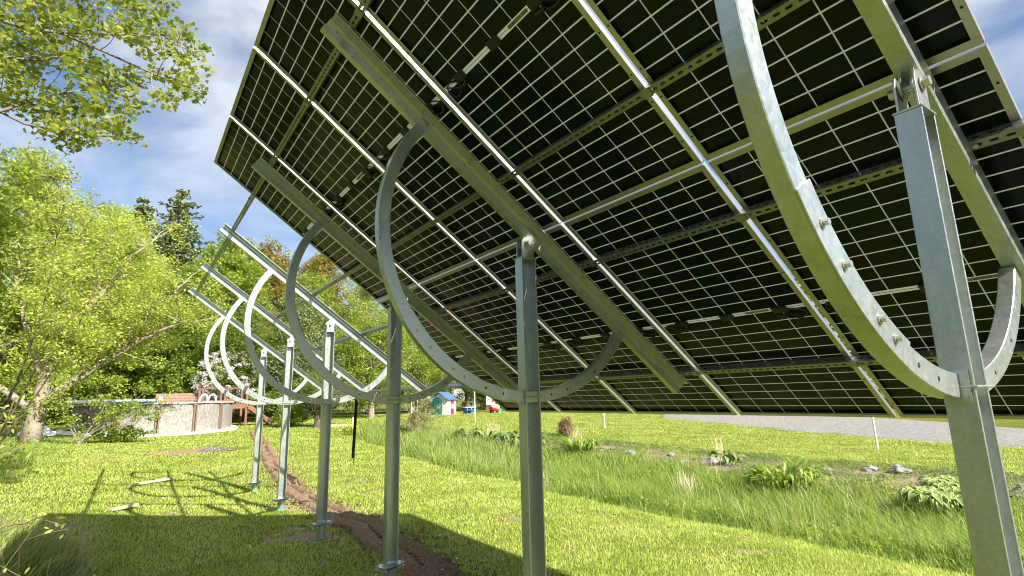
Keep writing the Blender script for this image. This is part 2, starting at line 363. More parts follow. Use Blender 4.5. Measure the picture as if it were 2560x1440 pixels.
# ------------------------------------------------------------------ ground
def axis(parts):
    a = []
    for lo, hi, st in parts: a += list(np.arange(lo, hi, st))
    return np.array(a + [parts[-1][1]])
gx = axis([(-300, -60, 30), (-60, -10, 5), (-10, -2, 1), (-2, 22, .16), (22, 45, .6), (45, 100, 5), (100, 600, 50)])
gy = axis([(-500, -100, 40), (-100, -34, 4), (-34, -14, .7), (-14, 6, .16), (6, 20, 1), (20, 60, 5), (60, 400, 40)])
GX, GY = np.meshgrid(gx, gy, indexing='ij'); GZ = H(GX, GY) + (vnoise(GX, GY, 1.3, 3)-.5)*.025*(np.abs(GX) < 50)
nx, ny = GX.shape; idx = np.arange(nx*ny).reshape(nx, ny)
F = np.stack([idx[:-1, :-1], idx[1:, :-1], idx[1:, 1:], idx[:-1, 1:]], -1).reshape(-1, 4)
g = np_mesh('ground', np.stack([GX, GY, GZ], -1).reshape(-1, 3), F, M['ground'], smooth=True)
def soilmask(x, y):
    bed = np.exp(-((y+10.3-.05*(x-6))/1.55)**4)*(x > -12)*(x < 15)*.80
    s = bed + .75*np.exp(-(((x-9.35)/.5)**2+((y+.15)/.4)**2)) + .6*np.exp(-(((x-7.1)/.35)**2+((y+.05)/.3)**2))
    s += 1.0*np.exp(-(((x-19.9)/.9)**2+((y-.6)/1.2)**2)**2) + .75*np.exp(-(((x-4.5)/.4)**2+((y+.1)/.5)**2))
    s += .5*np.exp(-(((x-3.2)/.5)**2+((y+3.4)/.25)**2)) + .45*np.exp(-(((x-5.6)/.7)**2+((y+3.9)/.2)**2)) + .3*np.exp(-(((x-11.6)/1)**2+((y+.2)/.5)**2))
    s = np.clip(s*(.6+.8*vnoise(x, y, 1.1, 5)), 0, 1)
    return np.clip(s + .6*np.clip((vnoise(x, y, 1.5, 41)*.6+vnoise(x, y, 4.1, 42)*.4-.70)*9, 0, 1)*(x < 15)*(np.abs(y) < 4.8), 0, 1)
at_ = g.data.attributes.new('soil', 'FLOAT', 'POINT'); at_.data.foreach_set('value', soilmask(GX, GY).ravel().astype(np.float32))
tag(g, kind='structure')

# the gravel drive, a strip lying just over the grass
def drive_lower(x): return np.interp(x, [-60, -20, 4.12, 6, 8.2, 13.9, 21.4, 60, 120], [-12, -15.6, -18.3, -18.9, -19.6, -21.6, -23.6, -75, -150])
def drive_upper(x): return np.interp(x, [-60, -20, 6, 9, 21.4, 60, 120], [-21, -24, -26.9, -30, -37, -90, -170])
dx_ = np.concatenate([np.arange(-60, 0, 2), np.arange(0, 40, .25), np.arange(40, 120, 4)]); dv = np.linspace(0, 1, 34)
DX, DV = np.meshgrid(dx_, dv, indexing='ij'); lo = drive_lower(DX)+(vnoise(DX, DX*0, .9, 2)-.5)*.8+(vnoise(DX, DX*0, 3.1, 2)-.5)*.3; hi = drive_upper(DX)
DY = lo*(1-DV)+hi*DV; ed = np.minimum(DV, 1-DV)
DZ = H(DX, DY) + np.clip(ed*2.0, 0, .045) - .012 + (vnoise(DX, DY, 3, 8)-.5)*.02
nx, ny = DX.shape; idx = np.arange(nx*ny).reshape(nx, ny)
F = np.stack([idx[:-1, :-1], idx[1:, :-1], idx[1:, 1:], idx[:-1, 1:]], -1).reshape(-1, 4)
tag(np_mesh('gravel_driveway', np.stack([DX, DY, DZ], -1).reshape(-1, 3), F, M['gravel'], smooth=True), kind='structure')

# the filled-in cable trench: loose soil, a ridge of spoil and a crack
TCX = [3.7, 4.6, 6, 7.2, 8.7, 10, 12.9, 15, 16.5, 20, 24.5, 26]; TCY = [-.42, -.5, -.62, -.68, -.57, -.58, -.82, -1.05, -1.25, -1.75, -2.25, -2.4]
TW = [.3, .55, .56, .56, .52, .48, .44, .42, .42, .42, .40, .25]
def trench_c(x): return np.interp(x, TCX, TCY)
def trench_w(x): return np.interp(x, TCX, TW)
RNG0 = np.random.default_rng(2)
tx = np.arange(3.7, 26, .032); tv = np.linspace(-.5, .5, 35); TX, TV = np.meshgrid(tx, tv, indexing='ij')
wob = (vnoise(TX, TX*0, 1.7, 6)-.5)*.16
TY = trench_c(TX)+wob + TV*trench_w(TX)*(1+.3*(vnoise(TX, TV, 2.5, 4)-.5))
cl = vnoise(TX, TY, 8, 1)*.3 + vnoise(TX, TY, 19, 2)*.35 + RNG0.uniform(0, 1, TX.shape)*.35
ridge = np.exp(-((TV+.26)/.13)**2)*.045 + np.exp(-((TV-.22)/.2)**2)*.010; crack = -np.exp(-((TV+.03)/.045)**2)*.06*(vnoise(TX, TX*0, 2, 9) > .3)
edge_ = np.clip((.5-np.abs(TV))*8, 0, 1)
TZ = H(TX, TY) + (ridge*(.1+1.5*cl) + crack + cl*.06 + .012)*edge_ - .02*(1-edge_)
nx, ny = TX.shape; idx = np.arange(nx*ny).reshape(nx, ny)
F = np.stack([idx[:-1, :-1], idx[1:, :-1], idx[1:, 1:], idx[:-1, 1:]], -1).reshape(-1, 4)
tag(np_mesh('soil_trench', np.stack([TX, TY, TZ], -1).reshape(-1, 3), F, M['soil']), kind='structure')

# loose clods lying on and beside the trench
nc = 2600; cxs = RNG0.uniform(3.8, 25, nc)**1.0; cxs = 3.8+(cxs-3.8)*RNG0.uniform(.2, 1, nc); cys = trench_c(cxs)+RNG0.normal(size=nc)*.22*trench_w(cxs)/.5
cr0 = RNG0.uniform(.008, .030, nc)*(RNG0.uniform(0, 1, nc)**.7+.4)
OC = np.array([(1, 0, 0), (-1, 0, 0), (0, 1, 0), (0, -1, 0), (0, 0, .8), (0, 0, -.8)]); OF = np.array([(0, 2, 4), (2, 1, 4), (1, 3, 4), (3, 0, 4), (2, 0, 5), (1, 2, 5), (3, 1, 5), (0, 3, 5)])
CV = np.stack([cxs, cys, H(cxs, cys)+.02], 1)[:, None, :] + cr0[:, None, None]*OC[None]*RNG0.uniform(.6, 1.3, (nc, 6, 1)) + RNG0.normal(size=(nc, 6, 3))*.003
o = np_mesh('soil_clods', CV.reshape(-1, 3), (np.arange(nc)[:, None, None]*6+OF[None]).reshape(-1, 3), M['soil']); tag(o, 'loose clods of earth scattered along the trench', 'soil', kind='stuff')

# ------------------------------------------------------------------ solar array
TH = 0.6353; ZP = 2.751; SP = 2.2784; XE = -0.2224; PWX = 1.154; TT0 = -2.2164; PL = 2.2720
Dv = Vector((0, -math.cos(TH), -math.sin(TH))); Nv = Vector((0, -math.sin(TH), math.cos(TH)))
O_PAN = .21
def AP(x, t, o): return Vector((x, 0, ZP)) + Dv*t + Nv*o

CW, CH, CPX, CPY = .1772, .0848, .1835, .0930
cell_me = MB().box((0, 0, 0), (CW, CH, .004)).mesh('cell', M['cell'])
PWW, FH, FL, FT = 1.124, .027, .029, .0022
def make_panel():
    """panel in its own frame: x along the row, y up the slope, z to the sky; z=0 is the underside of the frame"""
    root = empty('solar_panel')
    hw, hl = PWW/2, PL/2
    for sx in (-1, 1):
        pf = strip_profile([(sx*(hw-FL), 0), (sx*hw, 0), (sx*hw, FH), (sx*(hw-.010), FH)], FT*(1 if sx > 0 else -1))
        MB().extrude(pf, (0, -hl, 0), (0, hl, 0), (1, 0, 0), (0, 0, 1)).build('frame_rail', M['alu'], root)
    for sy in (-1, 1):
        pf = strip_profile([(sy*(hl-FL), 0.0004), (sy*(hl-.0004), 0.0004), (sy*(hl-.0004), FH-.0004), (sy*(hl-.010), FH-.0004)], FT*(-1 if sy > 0 else 1))
        MB().extrude(pf, (-hw+FT+.001, 0, 0), (hw-FT-.001, 0, 0), (0, 1, 0), (0, 0, 1)).build('frame_rail', M['alu'], root)
    MB().box((0, 0, FH-.005), (PWW-.006, PL-.006, .0016)).build('back_glass', M['sheet'], root)
    for half in (-1, 1):
        for r in range(12):
            for c in range(6):
                link('cell', cell_me, root, ((c-2.5)*CPX, half*(.0125+CPY*(r+.5)), FH-.005))
    # busbar ribbon pair along the middle, label strip, three junction boxes with leads
    mid = MB()
    mid.box((0, 0, FH-.0066), (PWW-.06, .0026, .0012))
    mid.build('ribbon', M['hole'], root)
    for x, sy in ((-CPX*2.5+CPX/2, 1), (0, 0), (CPX*2.0, -1)):
        jb = MB().box((x, 0, FH-.014), (.092, .056, .020)).box((x, 0, FH-.022), (.070, .040, .012)).build('junction_box', M['black'], root, bevel=.002)
    MB().box((-.215, 0, FH-.0068), (.16, .019, .0012)).build('label_strip', M['sticker'], root)
    for sx in (-1, 1):
        x0 = sx*CPX*2.08; rng = random.Random(sx+5)
        pts = [(x0, 0, FH-.016)]
        for k in range(15):
            a = k/14*2*math.pi*1.35; pts.append((x0+sx*.075+.068*math.cos(a+math.pi), -.030+.046*math.sin(a)*sx, FH-.022-.012*math.sin(k*.9)-.001*k))
        pts += [(x0+sx*.02, -.05, FH-.03), (x0-sx*.04, -.045, FH-.028)]
        lead = MB().tube(pts, .0052, 6).build('lead', M['black'], root)
        MB().cyl((x0+sx*.02, -.052, FH-.030), (x0-sx*.05, -.047, FH-.027), .013, 8).build('connector', M['black'], lead)
    hl_ = MB()
    for sx in (-1, 1):
        for y in (-.98, -.72, -.55, -.30, .30, .55, .72, .98): hl_.cyl((sx*(hw-.015), y, -.0006), (sx*(hw-.015), y, .0002), .0055, 8)
    for sy in (-1, 1):
        for x in (-.4, .4): hl_.cyl((x, sy*(hl-.015), -.0006), (x, sy*(hl-.015), .0002), .005, 8)
    hl_.build('mounting_holes', M['hole'], root)['kind'] = 'stuff'
    return root
proto = make_panel()
colname = ['nearest the camera', 'second from the near end', 'third from the near end', 'fourth from the near end', 'at the far end']
first = True
for row in range(2):
    for c in range(5):
        o = proto if first else copy_tree(proto); first = False
        t = TT0 + PL/2 + row*(PL+.016)
        o.location = AP(XE + PWX*(c+.5), t, O_PAN); o.rotation_euler = (TH, 0, 0)
        rl = ('upper', 'lower')[row]
        if c in (0, 4): lab = f'bifacial solar panel seen from behind, {rl} row, column {colname[c]}'
        else: lab = f'bifacial solar panel seen from behind, {rl} row, {colname[c]}'
        tag(o, lab, 'solar panel', 'solar panels on the tilted array')

# slotted rails along the row
def slotted_plate(mb, x0, x1, half, pitch, sl, sh, place, off=0):
    """a plate from x0 to x1, +-half wide, with a real slot every pitch; place(u, v) -> 3d"""
    n = int(round((x1-x0)/pitch))
    for i in range(n):
        a = x0+i*pitch; b = a+pitch; c = (a+b)/2
        sx = sl/2; sy = sh/2; ch = sy*.7
        inner = [(c-sx, off-sy+ch), (c-sx+ch, off-sy), (c+sx-ch, off-sy), (c+sx, off-sy+ch), (c+sx, off+sy-ch), (c+sx-ch, off+sy), (c-sx+ch, off+sy), (c-sx, off+sy-ch)]
        outer = [(a, -half), (a, -half), (b, -half), (b, -half), (b, half), (b, half), (a, half), (a, half)]
        v = [place(*q) for q in inner] + [place(*q) for q in outer]
        f = []
        for k in range(8):
            k2 = (k+1) % 8
            if outer[k] == outer[k2]: f.append((k, 8+k, k2))
            else: f.append((k, 8+k, 8+k2, k2))
        mb.add(v, f)
RW, RD = .021, .047
def rail(t, label, gap=True):
    root = empty('slotted_rail', AP(0, t, O_PAN-.0015), (TH, 0, 0))
    x0, x1 = -1.0, 11.80
    mb = MB()
    slotted_plate(mb, x0, x1, RW, .050, .029, .012, lambda u, v: (u, v, -RD))
    slotted_plate(mb, x0, x1, RD/2, .050, .029, .010, lambda u, v: (u, -RW, -RD/2+v))
    slotted_plate(mb, x0, x1, RD/2, .050, .029, .010, lambda u, v: (u, RW, -RD/2+v))
    for s_ in (-1, 1): mb.box(((x0+x1)/2, s_*(RW-.004), -.0015), (x1-x0, .008, .002))
    mb.build('channel', M['strut'], root)
    for k in range(2, 3):                # splice plate inside the channel
        pl = MB().box((5.95, 0, -RD-.004), (.30, .036, .005)).build('splice_plate', M['strut'], root)
        for q in (-.11, -.05, .05, .11): MB().cyl((5.95+q, 0, -RD-.006), (5.95+q, 0, -RD-.016), .009, 6).build('bolt', M['bolt'], pl)
    cl_ = MB()
    for k in range(6):
        x = k*SP
        for s_ in (-.07, .07):
            if -.9 < x+s_ < 11.7: MB().cyl((x+s_, 0, -RD-.001), (x+s_, 0, -RD-.012), .010, 6).build('clamp_bolt', M['bolt'], root)
    for k in range(6):
        xx = XE+PWX*k-.010 if k else XE
        MB().box((xx, 0, -RD-.003), (.05, .05, .004)).build('panel_clamp', M['strut'], root)
    tag(root, label, 'mounting rail', 'slotted rails under the panels')
    return root
rail(-1.712, 'topmost slotted steel rail crossing the upper ends of the tilt beams')
rail(-.428, 'second slotted rail from the top, above the gap between panel rows')
rail(.425, 'third slotted rail from the top, just below the gap between panel rows')
rail(1.706, 'lowest slotted steel rail crossing near the bottom of the tilt beams')

# tilt mounts: post, hoop, beam
BO0, BO1 = .065, .158          # underside and top of the tilt beam above the pivot
R_H, HR, HT = 1.033, .0375, .056
def arc(a0, a1, ri, ro, x0, x1, n):
    mb = MB(); v = []; f = []
    for i in range(n+1):
        a = a0+(a1-a0)*i/n; s_, c_ = math.sin(a), math.cos(a)
        v += [(x0, ri*s_, -ri*c_), (x0, ro*s_, -ro*c_), (x1, ro*s_, -ro*c_), (x1, ri*s_, -ri*c_)]
    for i in range(n):
        b = i*4; f += [(b+k, b+(k+1) % 4, b+4+(k+1) % 4, b+4+k) for k in range(4)]
    f += [(3, 2, 1, 0), tuple(n*4+k for k in range(4))]
    return mb.add(v, f)
def make_mount(box_beam=False, green=0, base_z=0.0, plates=True):
    root = empty('tilt_mount')
    # post: lipped C channel open towards -x
    WY, DX2, LT, LIP = .0600, .041, .005, .009
    zt, zb = ZP-.105, .215
    path = [(-DX2, -WY+LIP), (-DX2, -WY), (DX2, -WY), (DX2, WY), (-DX2, WY), (-DX2, WY-LIP)]
    MB().extrude(strip_profile(path, LT), (0, 0, zb), (0, 0, zt), (1, 0, 0), (0, 1, 0)).build('post', M['galv'], root, bevel=.0012)
    MB().box((0, 0, zt+.004), (.090, .128, .008)).build('cap_plate', M['galv'], root, bevel=.0015)
    # clevis ears of the post and of the beam
    for x in (-.030, .030):
        prof = [(-.050, -.0975), (.050, -.0975)] + [(.050*math.cos(a), .005+.050*math.sin(a)) for a in np.linspace(0, math.pi, 11)]
        MB().extrude(prof, (x-.004, 0, ZP), (x+.004, 0, ZP), (0, 1, 0), (0, 0, 1)).build('clevis_ear', M['galv'], root, bevel=.001)
    be = MB()
    for x in (-.019, .019):
        prof = [(-.045, BO0-.002), (.045, BO0-.002)] + [(.036*math.cos(a), -.036*math.sin(a)) for a in np.linspace(0, math.pi, 9)]
        be.extrude(prof, (x-.004, 0, 0), (x+.004, 0, 0), (0, 1, 0), (0, 0, 1))
    be.build('beam_lug', M['galv'], root, loc=(0, 0, ZP), rot=(TH, 0, 0))
    MB().cyl((-.060, 0, ZP), (.060, 0, ZP), .011, 12).build('pivot_bolt', M['bolt'], root)
    for s_ in (-1, 1):
        MB().cyl((s_*.037, 0, ZP), (s_*.041, 0, ZP), .026, 16).cyl((s_*.041, 0, ZP), (s_*.062, 0, ZP), .0185, 6).build('pivot_nut', M['bolt'], root)
    # hoop
    dlt = math.asin((BO0-.001)/R_H)
    a0, a1 = -(math.pi/2-TH)-dlt+.004, math.pi/2+TH+dlt-.004
    arc(a0, a1, R_H-HR, R_H+HR, -HT/2, HT/2, 64).build('hoop', M['galv'], root, bevel=.003, loc=(0, 0, ZP))
    b0, b1 = math.radians(24), math.radians(58)
    sp_ = arc(b0, b1, R_H-HR-.001, R_H+HR+.006, -HT/2-.007, -HT/2-.0005, 14).build('splice_sleeve', M['galv'], root, bevel=.0012, loc=(0, 0, ZP))
    for dg in (29, 34, 45, 52):
        a = math.radians(dg); p = Vector((0, R_H*math.sin(a), -R_H*math.cos(a)))
        MB().cyl(p+Vector((-HT/2-.0075, 0, 0)), p+Vector((-HT/2-.011, 0, 0)), .014, 12).cyl(p+Vector((-HT/2-.010, 0, 0)), p+Vector((-HT/2-.024, 0, 0)), .0085, 8).build('splice_bolt', M['bolt'], sp_)
    for dg in (20, 12.5, -9, -17, -33):
        a = math.radians(dg); p = Vector((0, R_H*math.sin(a), -R_H*math.cos(a)))
        MB().cyl(p+Vector((-HT/2-.0012, 0, 0)), p+Vector((-HT/2+.004, 0, 0)), .0075, 12).build('bolt_hole', M['hole'], root, loc=(0, 0, ZP))
    # rod strap round post and hoop, saddle on the flange
    zs = ZP-R_H
    MB().tube([(.062, WY+.008, zs), (-DX2-.006, WY+.008, zs), (-DX2-.008, -WY-.008, zs), (.062, -WY-.008, zs)], .0045, 8).build('rod_strap', M['galv'], root)
    MB().box((.004, WY+.0065, zs), (.072, .002, .10)).build('saddle_plate', M['galv'], root)
    # beam, in the tilted frame
    T0, T1 = 1.821, -1.828
    if box_beam: path = [(-.045, BO0), (.045, BO0), (.045, BO0+.016)], [(-.045, BO0), (-.045, BO1)], [(-.045, BO1), (.045, BO1)]
    bm_ = MB()
    if box_beam:
        bm_.extrude(strip_profile([(.034, BO0+.018), (.034, BO0), (-.028, BO0), (-.028, BO1), (.034, BO1), (.034, BO1-.018)], .004), (0, T1, 0), (0, T0, 0), (1, 0, 0), (0, 0, 1))
    else:
        bm_.extrude(strip_profile([(.050, BO0+.010), (.050, BO0), (.012, BO0), (.010, BO0+.052), (-.012, BO0+.060), (-.014, BO1), (-.062, BO1), (-.062, BO1-.006)], .004), (0, T1, 0), (0, T0, 0), (1, 0, 0), (0, 0, 1))
    bm_.build('tilt_beam', M['galv'], root, bevel=.001, loc=(0, 0, ZP), rot=(TH, 0, 0))
    for y in (1.75, 1.0, -1.0, .38, -.47, -1.72):
        MB().cyl((.006 if not box_beam else -.029, y, .115), (-.008 if not box_beam else -.041, y, .115), .010, 6).build('beam_bolt', M['bolt'], root, loc=(0, 0, ZP), rot=(TH, 0, 0))
    # two flange plates on the driven ground pipe
    rz = math.radians(24)
    Mz = Matrix.Rotation(rz, 3, 'Z')
    for z in (.178, .205):
        MB().box((0, 0, z), (.145, .255, .010), Mz).build('flange_plate', M['galv'], root, bevel=.0012)
    for sx in (-1, 1):
        for sy in (-1, 1):
            p = Mz @ Vector((sx*.050, sy*.108, 0))
            MB().cyl((p.x, p.y, .150), (p.x, p.y, .243), .0055, 8).cyl((p.x, p.y, .2105), (p.x, p.y, .222), .0115, 6).cyl((p.x, p.y, .183), (p.x, p.y, .192), .0115, 6).build('flange_bolt', M['bolt'], root)
    MB().cyl((0, 0, -.45), (0, 0, .173), .056, 24).build('ground_pipe', M['galv'], root, smooth=False)
    if green: MB().tube([(0, 0, base_z-.02), (0, 0, base_z+green)], .0572, 24, caps=False).build('paint_mark', M['greenpaint'], root)
    return root
mlab = ['galvanised tilt mount nearest the camera, its post in full at the right edge',
        'galvanised tilt mount with its post in the middle of the picture, under the panels',
        'shaded galvanised tilt mount whose post top hides behind the panel corner',
        'first galvanised tilt mount beyond the panels, its plate above bare grass',
        'sunlit galvanised tilt mount next to the last one in the row',
        'farthest galvanised tilt mount, with bright green paint at its foot']
near_m = make_mount(box_beam=True); near_m.location = (0, 0, 0); tag(near_m, mlab[0], 'mount', 'tilt mounts in a row')
for ch in near_m.children:            # post, beam and clevis of this mount sit a little nearer than its hoop
    if not ch.name.startswith(('hoop', 'splice', 'bolt_hole')): ch.location.x -= .022
base_m = make_mount()
for k in range(1, 6):
    if k == 1: o = base_m
    elif k == 4: o = make_mount(green=.045, base_z=.0)
    elif k == 5: o = make_mount(green=.075, base_z=.005)
    else: o = copy_tree(base_m)
    o.location = (SP*k, 0, 0); tag(o, mlab[k], 'mount', 'tilt mounts in a row')
# the strap hanging from the hoop of the third mount
st = empty('hanging_strap', (4.557, .382, 1.73))
sm = MB(); sm.box((0, 0, -.27), (.010, .026, .53), Matrix.Rotation(.03, 3, 'X')); sm.build('webbing', M['strap'], st)
MB().tube([(0, .008, .02), (-.008, 0, .0), (0, -.008, -.02)], .004, 6).tube([(0, 0, -.53), (0, .004, -.57), (0, -.003, -.60)], .003, 5).build('cord_end', M['strap'], st)
tag(st, 'black webbing strap hanging from a hoop over the lawn', 'strap')

# ------------------------------------------------------------------ foliage machinery
RNG = np.random.default_rng(11)
DIAMOND = np.array([(0, -.5), (.28, 0), (0, .5), (-.28, 0)])
LEAF = np.array([(0, -.5), (.17, -.28), (.22, 0), (.13, .27), (0, .55), (-.13, .27), (-.22, 0), (-.17, -.28)])
MAPLE = np.array([(0, -.38), (.17, -.27), (.40, -.30), (.33, -.08), (.52, .10), (.28, .14), (.22, .26), (.0, .58), (-.22, .26), (-.28, .14), (-.52, .10), (-.33, -.08), (-.40, -.30), (-.17, -.27)])
def leaves(name, P, size, m, parent=None, shape=DIAMOND, up=.3, tint=None, hang=False, keep=0.0, rng=RNG):
    n = len(P); nn = rng.normal(size=(n, 3)); nn /= np.linalg.norm(nn, axis=1)[:, None]
    nn[:, 2] = np.abs(nn[:, 2]) + up; nn /= np.linalg.norm(nn, axis=1)[:, None]
    if hang:
        b = np.stack([rng.normal(size=n)*.45, rng.normal(size=n)*.45, -np.ones(n)*.8], 1)
    else: b = rng.normal(size=(n, 3))
    t = np.cross(b, nn); t /= np.linalg.norm(t, axis=1)[:, None]+1e-9; b = np.cross(nn, t)
    if np.ndim(size) == 0: size = np.full(n, size)
    size = size*rng.uniform(.7, 1.3, n)
    k = len(shape)
    V = P[:, None, :] + size[:, None, None]*(shape[None, :, 0, None]*t[:, None, :] + shape[None, :, 1, None]*b[:, None, :])
    F = np.arange(n*k).reshape(n, k)
    if tint is None: tint = rng.uniform(0, 1, n)
    return np_mesh(name, V.reshape(-1, 3), F, m, tint, parent)
def clump_points(C, r, per, rng=RNG, flat=.8):
    """points scattered about cluster centres; returns points and a per-cluster tint"""
    n = len(C); P = np.repeat(C, per, 0); r = np.repeat(np.broadcast_to(r, (n,)), per)
    d = rng.normal(size=(n*per, 3)); d /= np.linalg.norm(d, axis=1)[:, None]; d *= (rng.uniform(0, 1, n*per)**.5*r)[:, None]; d[:, 2] *= flat
    tn = np.repeat(rng.uniform(0, 1, n), per)*.55 + rng.uniform(0, 1, n*per)*.45
    return P+d, tn
def limb_mesh(mb, a, b, ra, rb, n=4, seg=4, sag=.1, rng=random):
    a = Vector(a); b = Vector(b); L = (b-a).length; pts = []; rad = []
    off = Vector((rng.uniform(-1, 1), rng.uniform(-1, 1), rng.uniform(-.3, 1)))*L*sag
    for i in range(seg+1):
        u = i/seg; pts.append(a.lerp(b, u) + off*math.sin(u*math.pi)*.6); rad.append(ra+(rb-ra)*u)
    mb.tube(pts, rad, n, caps=False)
def round_tree(name, label, x, y, top, half, m, bark, nclu=260, per=90, leaf=.14, group=None, low=.22, shape=1.0, seed=1, cat='tree', core=.35, clr=.16, limbs=60):
    rng = np.random.default_rng(seed); rnd = random.Random(seed)
    z0 = Hf(x, y); Ht = top-z0; root = empty(name, (x, y, z0))
    cz = Ht*(low+1)/2; rz = Ht*(1-low)/2
    d = rng.normal(size=(nclu, 3)); d /= np.linalg.norm(d, axis=1)[:, None]
    rad = core+(1-core)*rng.uniform(0, 1, nclu)**.6
    lob = 1+.22*np.sin(d[:, 0]*5+seed)*np.cos(d[:, 1]*4+seed*2)+.15*np.sin(d[:, 2]*7+seed)
    C = d*(rad*lob)[:, None]; zz_ = C[:, 2]
    wid = np.where(zz_ > 0, np.maximum(.15, 1-np.maximum(zz_, 0)**1.6*(.55*shape)), 1)
    C = np.stack([C[:, 0]*half*wid, C[:, 1]*half*wid, cz+C[:, 2]*rz], 1)
    tb = MB(); tr = half*.055+.05
    pts = [(0, 0, -.3)] + [(rnd.uniform(-.06, .06)*half*i/5, rnd.uniform(-.06, .06)*half*i/5, Ht*.85*i/5) for i in range(1, 6)]
    tb.tube(pts, [tr*1.25]+[tr*(1-.17*i) for i in range(1, 6)], 8, caps=False)
    tb.build('trunk', bark, root, smooth=True)
    lb = MB()
    for i in range(min(limbs, nclu)):
        c = C[i]; hz = max(Ht*.12, c[2]*.55); limb_mesh(lb, (0, 0, hz), c, tr*.28, .012, 4, 4, .10, rnd)
    lb.build('limbs', bark, root)
    P, tn = clump_points(C, half*clr*rng.uniform(.7, 1.4, nclu)+.1, per, rng)
    leaves('crown', P, leaf, m, root, tint=tn, rng=rng)
    tag(root, label, cat, group); return root
def spruce(name, label, x, y, top, half, m, bark, seed=1, group=None, leaf=.34, whorls=30, droop=.25, dens=13, low=.08):
    rng = np.random.default_rng(seed); rnd = random.Random(seed)
    z0 = Hf(x, y); Ht = top-z0; root = empty(name, (x, y, z0))
    MB().tube([(0, 0, -.3), (0, 0, Ht*.5), (0, 0, Ht)], [half*.08+.06, half*.045, .02], 8).build('trunk', bark, root, smooth=True)
    P = []; lb = MB()
    for i in range(whorls):
        u = (i+rnd.uniform(-.3, .3))/whorls; z = Ht*(low+(1-low)*u); L = half*(1-u)**.6*rnd.uniform(.75, 1.15)+.12
        nb = 9 if u < .8 else 6
        for k in range(nb):
            a = 2*math.pi*(k+rnd.random())/nb; l = L*rnd.uniform(.7, 1.15); dx, dy = math.cos(a), math.sin(a)
            tip = (dx*l, dy*l, z-droop*l*.6+.12*l)
            lb.tube([(0, 0, z), (dx*l*.5, dy*l*.5, z-droop*l*.35), tip], [.02, .014, .005], 3, caps=False)
            n = max(3, int(dens*l/half*2))
            for q in range(n):
                v = (q+rnd.random())/n; s_ = (1-v)*.28*l+.05
                P.append((dx*l*v+rnd.uniform(-s_, s_), dy*l*v+rnd.uniform(-s_, s_), z-droop*l*math.sin(v*2.2)*.45+.12*l*v*v+rnd.uniform(-.10, .05)))
    lb.build('limbs', bark, root)
    P = np.array(P); P = np.repeat(P, 5, 0)+rng.normal(size=(len(P)*5, 3))*.09*np.array([1, 1, .5])
    leaves('crown', P, leaf*.55, m, root, up=.5, rng=rng)
    tag(root, label, 'tree', group); return root

# ---- trees behind the lawn
G_ = 'trees behind the lawn'
spruce('spruce_tree', 'tallest dark spruce rising above the other trees behind the lawn', 45.34, .43, 18.0, 4.6, M['lf_spruce'], M['darkbark'], 3, G_, whorls=40, leaf=.55)
spruce('spruce_tree', 'narrower spruce just left of the tallest spruce', 43.4, 2.7, 16.2, 3.2, M['lf_spruce'], M['darkbark'], 4, G_, whorls=36, leaf=.55)
round_tree('maple_tree', 'bright lime green round tree right of the two spruces', 39.1, -2.3, 13.4, 2.7, M['lf_bright'], M['bark'], 320, 110, .19, G_, seed=5, low=.1)
round_tree('budding_tree', 'gold brown budding tree behind the upper end of the bare beams', 44.6, -6.0, 14.4, 3.2, M['lf_gold'], M['bark'], 360, 110, .19, G_, seed=6, shape=1.2)
round_tree('budding_tree', 'olive budding tree between the lime green tree and the gold brown ones', 43.2, -3.9, 13.4, 2.6, M['lf_yellow'], M['bark'], 320, 100, .18, G_, seed=46, low=.05)
round_tree('budding_tree', 'green budding tree just left of the panel corner, behind the pine', 41.5, -8.6, 11.6, 2.9, M['lf_bright'], M['bark'], 320, 100, .18, G_, seed=47, low=.05)
spruce('spruce_tree', 'thin spruce tip poking up between the gold brown trees', 50.0, -8.2, 14.8, 1.8, M['lf_pine'], M['darkbark'], 7, G_, whorls=30)
spruce('spruce_tree', 'small pointed spruce tip beside the dark hoop, behind the gold trees', 50.5, -10.6, 15.0, 1.8, M['lf_pine'], M['darkbark'], 17, G_, whorls=30)
round_tree('budding_tree', 'olive gold budding tree left of the panel corner', 45.8, -10.2, 14.0, 3.4, M['lf_gold'], M['bark'], 360, 110, .19, G_, seed=8, shape=1.2)
round_tree('pine_tree', 'soft grey green pine seen between the sunlit beams', 34.2, -6.3, 8.6, 2.7, M['lf_pine'], M['darkbark'], 300, 110, .12, G_, seed=9, low=.05)
round_tree('budding_tree', 'tall yellow green tree half hidden by the far panel corner', 41.0, -12.6, 12.0, 3.1, M['lf_yellow'], M['bark'], 300, 80, .15, G_, seed=10, low=.05)
round_tree('leafy_tree', 'bright green leafy tree behind the shaded third post', 33.2, -10.4, 7.9, 2.6, M['lf_bright'], M['bark'], 280, 90, .14, G_, seed=11, low=.05)
round_tree('leafy_tree', 'bright leafy tree between the third post and the playhouse', 38.5, -15.6, 7.8, 3.1, M['lf_bright'], M['bark'], 280, 90, .14, G_, seed=12, low=.12)
round_tree('leafy_tree', 'leafy tree with low yellow branches right behind the playhouse', 39.5, -21.0, 6.8, 3.4, M['lf_yellow'], M['darkbark'], 240, 90, .14, G_, seed=13, low=.25)
round_tree('budding_tree', 'big yellow green budding tree at the far left behind the pool', 37.1, 7.4, 14.8, 3.6, M['lf_yellow'], M['bark'], 420, 110, .19, G_, seed=14, low=.06)
round_tree('budding_tree', 'pale budding tree behind the middle of the pool', 36.4, 3.6, 12.3, 3.1, M['lf_thin'], M['bark'], 400, 110, .18, G_, seed=15, low=.06)
